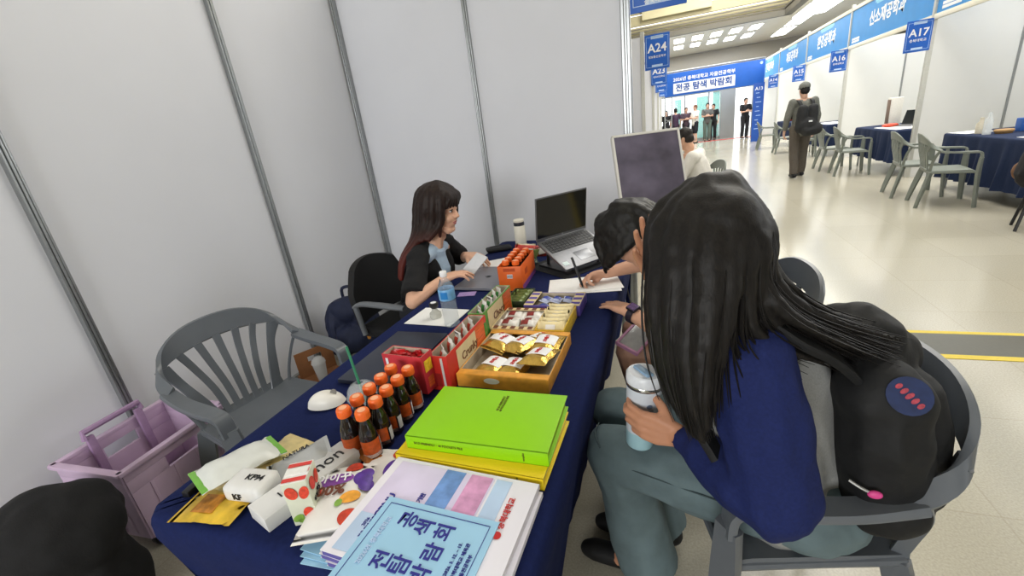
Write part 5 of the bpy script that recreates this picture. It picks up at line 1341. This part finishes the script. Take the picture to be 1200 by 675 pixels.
bm = B(); box(bm, (0, 0, .0), (.10, .19, .008), .004); obj('back_cover', bm, pk, t2)
bm = B()
for s in (-1, 1): box(bm, (s*.046, 0, .008), (.01, .19, .012), .003); box(bm, (0, s*.09, .008), (.10, .01, .012), .003)
obj('rim', bm, pk, t2)
bm = B(); box(bm, (0, 0, .0055), (.082, .17, .004)); obj('screen', bm, mat('screen_pale', 'a9a8a4', .15, var=.1), t2)

# ================= staff person in black
t = thing('person', 'person in black cardigan and pale blue top with red-tipped hair, seated behind the table', 'person', (-1.42, 2.1, 0))
skC = skin('skin_fair', 'dcae93')
pel, chest, nk, hd = V((-1.42, 2.12, .52)), V((-1.345, 2.11, .76)), V((-1.29, 2.11, .935)), V((-1.235, 2.165, 1.09))
shR, shL = V((-1.285, 1.93, .875)), V((-1.30, 2.28, .875)); elR, wrR = V((-1.225, 1.715, .72)), V((-1.125, 1.865, .785)); elL, wrL = V((-1.29, 2.44, .73)), V((-1.175, 2.29, .79))
HM = hframe(hd, (.93, .05, -.10), (.08, .02, .99), 1.10)
bm = B(); head(bm, HM); limb(bm, [nk+V((0, 0, -.04)), hd+V((-.03, -.01, -.06))], [.056, .05])
limb(bm, [pel, chest, nk+V((-.02, 0, -.07))], [.12, .11, .075]); limb(bm, [shL, shR], [.045, .045])
limb(bm, [shR, elR, elR.lerp(wrR, .35), wrR], [.042, .038, .035, .024]); limb(bm, [shL, elL, elL.lerp(wrL, .35), wrL], [.042, .038, .035, .024])
hand(bm, wrR, (.72, .62, -.05), (.1, .1, -1), (-.62, .72, 0), curl=(.25, .3, .35, .4), spread=.1, s=1.0)
hand(bm, wrL, (.9, -.25, -.02), (.0, .1, -1), (-.3, -.9, 0), curl=(.3, .32, .35, .4), spread=.12, s=1.0)
for s in (-1, 1):
    hi = pel+V((0, s*.09, -.02)); kn = V((-1.0, 2.1+s*.10, .52)); an = V((-1.05, 2.1+s*.10, .10)); limb(bm, [hi, kn, an], [.08, .055, .038]); limb(bm, [an, an+V((.14, 0, -.06))], [.036, .03])
obj('body', blob(bm, .0048, 3), skC, t, world=True)
face_parts(t, HM)
bkc = mat('cardigan_black', '131316', .9, var=.2, scale=120, bump=.2, bscale=300); ltb = mat('top_paleblue', 'b5cde6', .85, var=.05, scale=100, bump=.1, bscale=300)
bm = B(); limb(bm, [pel, chest, chest+V((.015, 0, .06))], [.135, .13, .105]); cone(bm, chest+V((.01, 0, .06)), .10, nk+V((.008, 0, -.022)), .070); limb(bm, [chest+V((.0, -.1, .07)), chest+V((0, .1, .07))], [.07, .07]); limb(bm, [shR+V((0, .06, 0)), nk+V((0, -.03, -.05)), nk+V((0, .03, -.05)), shL+V((0, -.06, 0))], [.049, .049, .049, .049])
obj('top', blob(bm, .007, 4, .003, 12), ltb, t, world=True)
bm = B()
limb(bm, [pel+V((-.02, 0, -.03)), chest+V((-.04, 0, -.02)), chest+V((-.045, 0, .06))], [.15, .14, .11])
for s, S_, E_ in ((-1, shR, elR), (1, shL, elL)):
    limb(bm, [pel+V((.03, s*.075, 0)), chest+V((.04, s*.078, .0)), chest+V((.03, s*.095, .09)), nk+V((-.03, s*.075, -.03))], [.10, .085, .062, .03])
    limb(bm, [nk+V((-.03, s*.055, -.035)), S_+V((-.005, 0, .002))], [.052, .064]); limb(bm, [S_, S_.lerp(E_, .5)], [.056, .058]); cone(bm, S_.lerp(E_, .35), .058, S_.lerp(E_, .86), .066)
obj('cardigan', blob(bm, .007, 4, .006, 12), bkc, t, world=True)
bm = B()
for s in (-1, 1):
    hi = pel+V((-.02, s*.09, -.0)); kn = V((-1.0, 2.1+s*.10, .52)); limb(bm, [hi, kn], [.105, .085]); cone(bm, kn, .085, kn+V((-.04, 0, -.4)), .08)
obj('trousers', blob(bm, .01, 4), mat('trousers_dark', '202228', .9), t, world=True)
for s in (-1, 1): shoe('shoe', bsh, t, (-1.09, 2.1+s*.10, 0), (-.84, 2.1+s*.10, 0))
bm = B(); tube(bm, [wrR-(wrR-elR).normalized()*.03+(V((0, .6, .8))*math.cos(a*PI/10)+V((.82, -.45, .35))*math.sin(a*PI/10))*.027 for a in range(21)], .003, 6); obj('hair_tie', bm, blackp, t, world=True)
hC = hair_mat('hair_redbrown', '221612', '5a2018', .86, 1.02)
bm = B(); t_ = B(); ell(t_, (0, -.020, .042), (.086, .102, .090)); t_.transform(HM); merge(bm, t_)
chC = []
for k in range(12):
    a = -2.05+k*.375        # from right front round the back to left front
    cx, cy = -math.sin(a), -math.cos(a)
    p = [HM @ V((.0, -.01, .132)), HM @ V((-cx*.07, cy*.085-.005, .10)), HM @ V((-cx*.093, cy*.108-.01, .03)), HM @ V((-cx*.094, cy*.11-.02, -.05)), V((hd.x-.06, hd.y-.06, .965))+V((cy*.085, cx*.10, 0)), V((hd.x-.135, hd.y-.105, .875))+V((cy*.06, cx*.12, 0)), V((hd.x-.165, hd.y-.135, .775))+V((cy*.05, cx*.115, 0))]
    if a > 1.45: p = p[:5]
    chC.append(p)
for c in chC:
    P = catmull(c, 3); limb(bm, P, [.031*(1-.5*(i/(len(P)-1))**2) for i in range(len(P))])
fr = []
for k in range(7):
    x = -.062+.0207*k; c = [HM @ V((x*.4, .02, .13)), HM @ V((x*.9, .082, .085)), HM @ V((x*1.05, .090-abs(x)*.25, .048)), HM @ V((x*1.12, .092-abs(x)*.3, .028))]; fr.append(c); P = catmull(c, 3); limb(bm, P, [.016*(1-.6*(i/(len(P)-1))**2) for i in range(len(P))])
for s in (-1, 1):
    c = [HM @ V((s*.05, .05, .10)), HM @ V((s*.082, .045, .03)), HM @ V((s*.083, .035, -.05)), HM @ V((s*.075, .025, -.115))]; P = catmull(c, 3); limb(bm, P, [.018*(1-.5*(i/(len(P)-1))**2) for i in range(len(P))])
hobj = obj('hair', blob(bm, .0055, 7, .0015, 28), hC, t, world=True)
rnd = random.Random(4); bm = fine_strands(B(), chC[:9], 200, .008, .0013, rnd); o = obj('loose_strands', bm, hC, hobj, world=True); o['kind'] = 'stuff'
bm = B(); box(bm, (0, 0, 0), (.14, .075, .008), .003); lone('phone', bm, mat('phone_pale', 'd5d8de', .2, var=.03), 'pale flat phone held in both hands by the person in black', 'phone', (-1.03, 2.09, .80), rot=(R(22), R(-25), R(70)))

# ================= people farther away
def standing(label, x, y, face, h, shirt, pants, hairc, pack=None, pose=0, sk='c9a089', cap=None, sleeve=.5, long_hair=False, bare_shin=False, stride=.0):
    k = h/1.70
    t = thing('person', label, 'person', (x, y, 0), 0)
    t.rotation_euler = (0, 0, face); WM[t] = Matrix.Translation((x, y, 0)) @ Matrix.Rotation(face, 4, 'Z')
    s_ = lambda *p: V(p)*k
    hips = s_(0, 0, .92); ch = s_(0, .0, 1.22); nk = s_(0, -.01, 1.44); hdp = s_(0, .015, 1.575)
    M = hframe(hdp, (0, 1, -.08), (0, .08, 1), k)
    sd = []
    for s in (-1, 1):
        hip = s_(s*.095, 0, .90); kn = s_(s*.10, s*stride*.5+.02, .50); an = s_(s*.10, s*stride-.02, .09)
        sh = s_(s*.185, -.01, 1.38)
        if pose == 1: el, wr, hdv = s_(s*.22, .05, 1.12), s_(s*.08, .24, 1.14), V((-s*.8, .6, .1))
        else: el, wr, hdv = s_(s*.25, -.02-s*stride*.1, 1.12), s_(s*.255, .05-s*stride*.25, .87), V((0, .15, -1))
        sd.append((s, hip, kn, an, sh, el, wr, hdv))
    bm = B(); head(bm, M); limb(bm, [nk, hdp], [.055*k, .05*k]); limb(bm, [hips, ch, nk+s_(0, 0, -.08)], [.13*k, .13*k, .08*k]); limb(bm, [sd[0][4], sd[1][4]], [.055*k]*2)
    for s, hip, kn, an, sh, el, wr, hdv in sd:
        limb(bm, [sh, el, wr], [.045*k, .037*k, .025*k]); limb(bm, [hip, kn, an, an+s_(0, .12, -.05)], [.085*k, .057*k, .038*k, .03*k]); hand(bm, wr, hdv, V((-s, 0, 0)) if pose == 0 else V((0, -1, 0)), V((0, 1, 0)) if pose == 0 else V((0, 0, 1)), s=k)
    obj('body', blob(bm, .009, 3), skin('skin_'+sk, sk), t)
    bm = B(); limb(bm, [hips+s_(0, 0, -.02), ch, ch+s_(0, 0, .06)], [.155*k, .16*k, .145*k]); limb(bm, [sd[0][4]+s_(.03, 0, -.02), sd[1][4]+s_(-.03, 0, -.02)], [.075*k]*2)
    for s, hip, kn, an, sh, el, wr, hdv in sd:
        if sleeve > .9: limb(bm, [sh, el], [.072*k, .06*k]); cone(bm, el, .06*k, el.lerp(wr, .9), .045*k); ell(bm, el, (.06*k,)*3)
        else: limb(bm, [sh, sh.lerp(el, .4)], [.07*k, .068*k]); cone(bm, sh.lerp(el, .3), .068*k, sh.lerp(el, sleeve+.25), .066*k)
    obj('jacket' if sleeve > .9 else 'shirt', blob(bm, .012, 3, .006, 8), mat('cloth_'+shirt, shirt, .85, var=.15, scale=60), t)
    bm = B()
    for s, hip, kn, an, sh, el, wr, hdv in sd:
        limb(bm, [hip, kn], [.105*k, .08*k])
        if bare_shin: cone(bm, hip, .1*k, kn.lerp(hip, .15), .1*k)
        else: limb(bm, [kn, kn.lerp(an, .6)], [.08*k, .075*k]); cone(bm, kn.lerp(an, .4), .076*k, an+s_(0, 0, -.02), .07*k)
    limb(bm, [sd[0][1], sd[1][1]], [.11*k]*2)
    obj('shorts' if bare_shin else 'trousers', blob(bm, .012, 3, .005, 7), mat('cloth_'+pants, pants, .85, var=.15, scale=60), t)
    for s, hip, kn, an, sh, el, wr, hdv in sd:
        hl = V((an.x, an.y-.05*k, 0)); bm = B()
        limb(bm, [hl+V((0, 0, .045*k)), hl+V((0, .20*k, .035*k))], [.042*k, .034*k]); bm = blob(bm, .01, 2)
        for v in bm.verts: v.co.z = max(v.co.z, 0)
        obj('shoe', bm, bsh, t)
    bm = B(); t_ = B(); ell(t_, (0, -.022, .046), (.084, .100, .086)); ell(t_, (0, -.05, -.01), (.078, .065, .075))
    if long_hair: limb(t_, [(-.05, -.05, 0), (-.05, -.07, -.2)], [.05, .04]); limb(t_, [(.05, -.05, 0), (.05, -.07, -.2)], [.05, .04])
    t_.transform(M); merge(bm, t_); obj('hair', blob(bm, .008, 2, .004, 30), hair_mat('hair_'+hairc, hairc), t)
    if cap:
        bm = B(); t_ = B(); ell(t_, (0, -.015, .062), (.092, .112, .085)); t_.transform(M); merge(bm, t_); bm = blob(bm, .009, 2)
        bmesh.ops.bisect_plane(bm, geom=bm.verts[:]+bm.edges[:]+bm.faces[:], plane_co=M @ V((0, 0, .045)), plane_no=M.to_3x3() @ V((0, -.25, 1)), clear_inner=True)
        grid(bm, lambda u, v: M @ V(((u-.5)*.14, .08+.07*v*(1-(2*u-1)**2*.6), .05-.012*v)), 8, 4, .004)
        obj('cap', bm, mat('cap_'+cap, cap, .8, var=.1), t)
    return t, M
t, M = standing('person in a grey jacket and cap walking away down the aisle with a black backpack', 2.24, 9.87, R(8), 1.66, '6c6d66', '575048', '1d1a18', cap='6f716c', sleeve=1, stride=.10)
tb_ = thing('backpack', 'black backpack on the back of the person walking away in the aisle', 'backpack', (2.27, 9.64, .85), R(8))
bm = B(); limb(bm, [(-.08, 0, .05), (-.08, 0, .36)], [.10, .09]); limb(bm, [(.08, 0, .05), (.08, 0, .36)], [.10, .09]); limb(bm, [(-.02, -.07, .0), (.14, -.04, .02)], [.10, .11]); ell(bm, (.0, -.07, .1), (.13, .08, .12))
obj('body', blob(bm, .01, 4, .008, 9), mat('pack_dark', '222325', .8, var=.2), tb_)
for s in (-1, 1):
    bm = B(); ribbon(bm, [V((s*.09, .03, .40)), V((s*.105, .10, .50)), V((s*.11, .26, .52)), V((s*.12, .36, .40)), V((s*.13, .34, .2))], [V((.055, 0, 0))]*5, .014); obj('strap', bm, MATS['pack_dark'], tb_)
bm = B(); box(bm, (-.0, -.155, .16), (.06, .006, .025), .003); obj('label', bm, wht, tb_)
standing('person in black clothes standing by the right truss column of the banner, hands raised', 2.95, 22.4, R(200), 1.66, '1b1b1f', '1f1f23', '1a1613', pose=1)
standing('person in grey shirt and green-grey trousers standing before the entrance, facing the hall', 1.5, 23.2, R(180), 1.66, '5c5c5a', '5f6f66', '1a1613', pose=1)
standing('person in a white shirt and black shorts standing before the entrance, seen from the side', .95, 22.6, R(120), 1.66, 'dcd8d0', '1b1b22', '6b4a3a', pose=1, bare_shin=True)
standing('person in a dark purple shirt at the entrance, left of the one in white', .12, 23.4, R(20), 1.62, '3d2b3f', '2b2630', '1a1613')
standing('person in dark grey at the entrance between the purple shirt and the white shirt', .6, 23.8, R(190), 1.6, '4a3b45', '26252b', '3a2a24', pose=1)
standing('dark-clothed person farthest left at the entrance glass', -.30, 23.3, R(170), 1.58, '17171c', '1c1c20', '14110f', long_hair=True)
standing('person in black half hidden behind the one in the grey shirt', 1.78, 23.75, R(160), 1.6, '1d2023', '1d1d22', '14110f')
def seated(label, x, y, face, shirt, pants, hairc, sk, lean=0., sleeve=.5, long_hair=False, arms=True, seat=.46, glasses=False, shoe_m=None, bare=False, look=(0, 1, -.45)):
    t = thing('person', label, 'person', (x, y, 0), face)
    pel = V((0, -.05, seat+.07)); ch = V((0, .0+lean, .80)); nk = V((0, .05+lean*1.5, .99)); hd = V((0, .10+lean*1.8, 1.13))
    M = hframe(hd, look, (0, .4, 1)); bm = B(); head(bm, M); limb(bm, [nk, hd.lerp(nk, .3)], [.055, .05]); limb(bm, [pel, ch, nk+V((0, 0, -.07))], [.13, .13, .08]); limb(bm, [(-.17, lean, .93), (.17, lean, .93)], [.055]*2)
    sl = B(); limb(sl, [pel, ch, ch+V((0, .01, .06))], [.155, .155, .13]); limb(sl, [(-.15, lean, .92), (.15, lean, .92)], [.08]*2)
    tr = B()
    for s in (-1, 1):
        sh, el, wr = V((s*.175, lean, .93)), V((s*.22, .10+lean, .74)), V((s*.10, .33+lean, .76))
        limb(bm, [sh, el, wr], [.045, .038, .026]); hand(bm, wr, V((-s*.2, 1, -.05)), V((0, 0, -1)), V((-s, 0, 0)))
        limb(sl, [sh, sh.lerp(el, .45)], [.075, .07]); cone(sl, sh.lerp(el, .35), .07, sh.lerp(el, .8) if sleeve < .9 else el, .066)
        if sleeve >= .9: ell(sl, el, (.066,)*3); cone(sl, el, .06, el.lerp(wr, .9), .045)
        hi, kn, an = V((s*.09, -.02, seat+.08)), V((s*.11, .42, seat+.06)), V((s*.11, .40, .09)); limb(bm, [hi, kn, an, an+V((0, .13, -.05))], [.08, .058, .038, .03])
        limb(tr, [hi, kn], [.105, .085])
        if not bare: cone(tr, kn, .082, an+V((0, 0, .02)), .075)
        hl = V((an.x, an.y-.05, 0)); b2 = B(); limb(b2, [hl+V((0, 0, .045)), hl+V((0, .2, .036))], [.042, .034]); b2 = blob(b2, .01, 2)
        for v in b2.verts: v.co.z = max(v.co.z, 0)
        obj('shoe', b2, shoe_m or bsh, t)
    limb(tr, [(-.09, -.05, seat+.08), (.09, -.05, seat+.08)], [.11]*2)
    obj('body', blob(bm, .007, 3), skin('skin_'+sk, sk), t); obj('shirt', blob(sl, .01, 4, .006, 9), mat('cloth_'+shirt, shirt, .85, var=.05, scale=60), t); obj('trousers', blob(tr, .011, 3), mat('cloth_'+pants, pants, .85, var=.15, scale=60), t)
    bm = B(); t_ = B(); ell(t_, (0, -.024, .046), (.084, .100, .086)); ell(t_, (0, -.05, -.01), (.078, .065, .07)); limb(t_, [(-.05, .07, .085), (0, .085, .08), (.05, .07, .085)], [.02]*3)
    if long_hair:
        for xx in (-.06, -.02, .02, .06): limb(t_, [(xx, -.06, 0), (xx, -.09, -.26)], [.045, .035])
    t_.transform(M); merge(bm, t_); obj('hair', blob(bm, .007, 3, .004, 30), hair_mat('hair_'+hairc, hairc), t)
    return t
seated('person in a white shirt seated at the next left booth, head bent down', .31, 5.85, R(75), 'dedad2', '24262c', '231d1a', 'd8a98c', lean=.05, sleeve=1)
seated('person at the left booth beyond the white display, only dark hair showing', -.47, 6.42, R(165), '4a4a52', '24262c', '181512', 'd8a98c', lean=.03)
seated('person with long dark hair at the right edge beside the nearest right table', 3.17, 5.40, R(-75), '1c1a1d', '6a4a32', '1a1412', 'c9a089', lean=.02, long_hair=True, shoe_m=WHITEK)

bm = B(); lathe(bm, [(0, .44), (.18, .44), (.19, .455), (.18, .475), (0, .48)], 24)
for k in range(4): a = k*PI/2+.4; tube(bm, [(.1*math.cos(a), .1*math.sin(a), .45), (.19*math.cos(a), .19*math.sin(a), 0)], .013, 8)
st_ = lone('stool', bm, blackp, 'black round stool under the person at the right edge', 'stool', (3.21, 5.40, 0))
dup(st_, (-.47, 6.42, 0), None, 'black round stool under the person half hidden by the white display')
# ------------------------------------------------------------------ display on a stand behind the table end
t = thing('display_screen', 'white framed tilted display screen by the far end of the table', 'screen', (-.124, 2.72, 0), 0)
yw, tl = .36, .40
u_ = V((math.cos(yw), math.sin(yw), 0)); v_ = V((-math.sin(yw)*math.sin(tl), math.cos(yw)*math.sin(tl), math.cos(tl)))
FD = frame((-.118, 2.63, 1.165), u_, v_)
wf = mat('frame_white', 'd9d7d0', .4, var=.01)
bm = B(); box(bm, (0, -.005, -.02), (.385, .45, .036), .008, seg=3, M=FD); obj('housing', bm, wf, t, world=True)
bm = B()
for s in (-1, 1): box(bm, (s*.186, -.005, .001), (.013, .45, .008), .003, M=FD)
box(bm, (0, .213, .001), (.385, .014, .008), .003, M=FD); box(bm, (0, -.222, .001), (.385, .014, .008), .003, M=FD); obj('bezel', bm, wf, t, world=True)
scm = mat('screen_grey', '5d5869', .12, var=.35, scale=6, spec=.6)  # lighter purple-grey base colour stands in for the reflection on the glass
bm = B(); box(bm, (0, -.005, .0), (.362, .424, .004), M=FD); obj('screen', bm, scm, t, world=True)
bm = B(); tube(bm, [FD @ V((0, -.08, -.04)), V((-.03, 2.76, .95)), V((-.03, 2.76, .03))], .02, 12); obj('pole', bm, wf, t, world=True)
bm = B(); lathe(bm, [(0, 0), (.17, 0), (.175, .012), (.16, .024), (0, .026)], 36, c=(-.03, 2.76, 0)); obj('base', bm, wf, t, world=True)
bm = B(); tube(bm, [FD @ V((-.2, -.17, -.02)), FD @ V((-.225, -.17, -.02)), FD @ V((-.24, -.2, -.02)), V((-.34, 2.52, .88)), V((-.30, 2.62, .6)), V((-.2, 2.7, .03))], .005, 8, smooth=6); obj('power_cable', bm, mat('cable_grey', '3b3c40', .5), t, world=True)
bm = B(); box(bm, (-.205, -.17, -.02), (.022, .016, .016), .004, M=FD); obj('plug', bm, blackp, t, world=True)
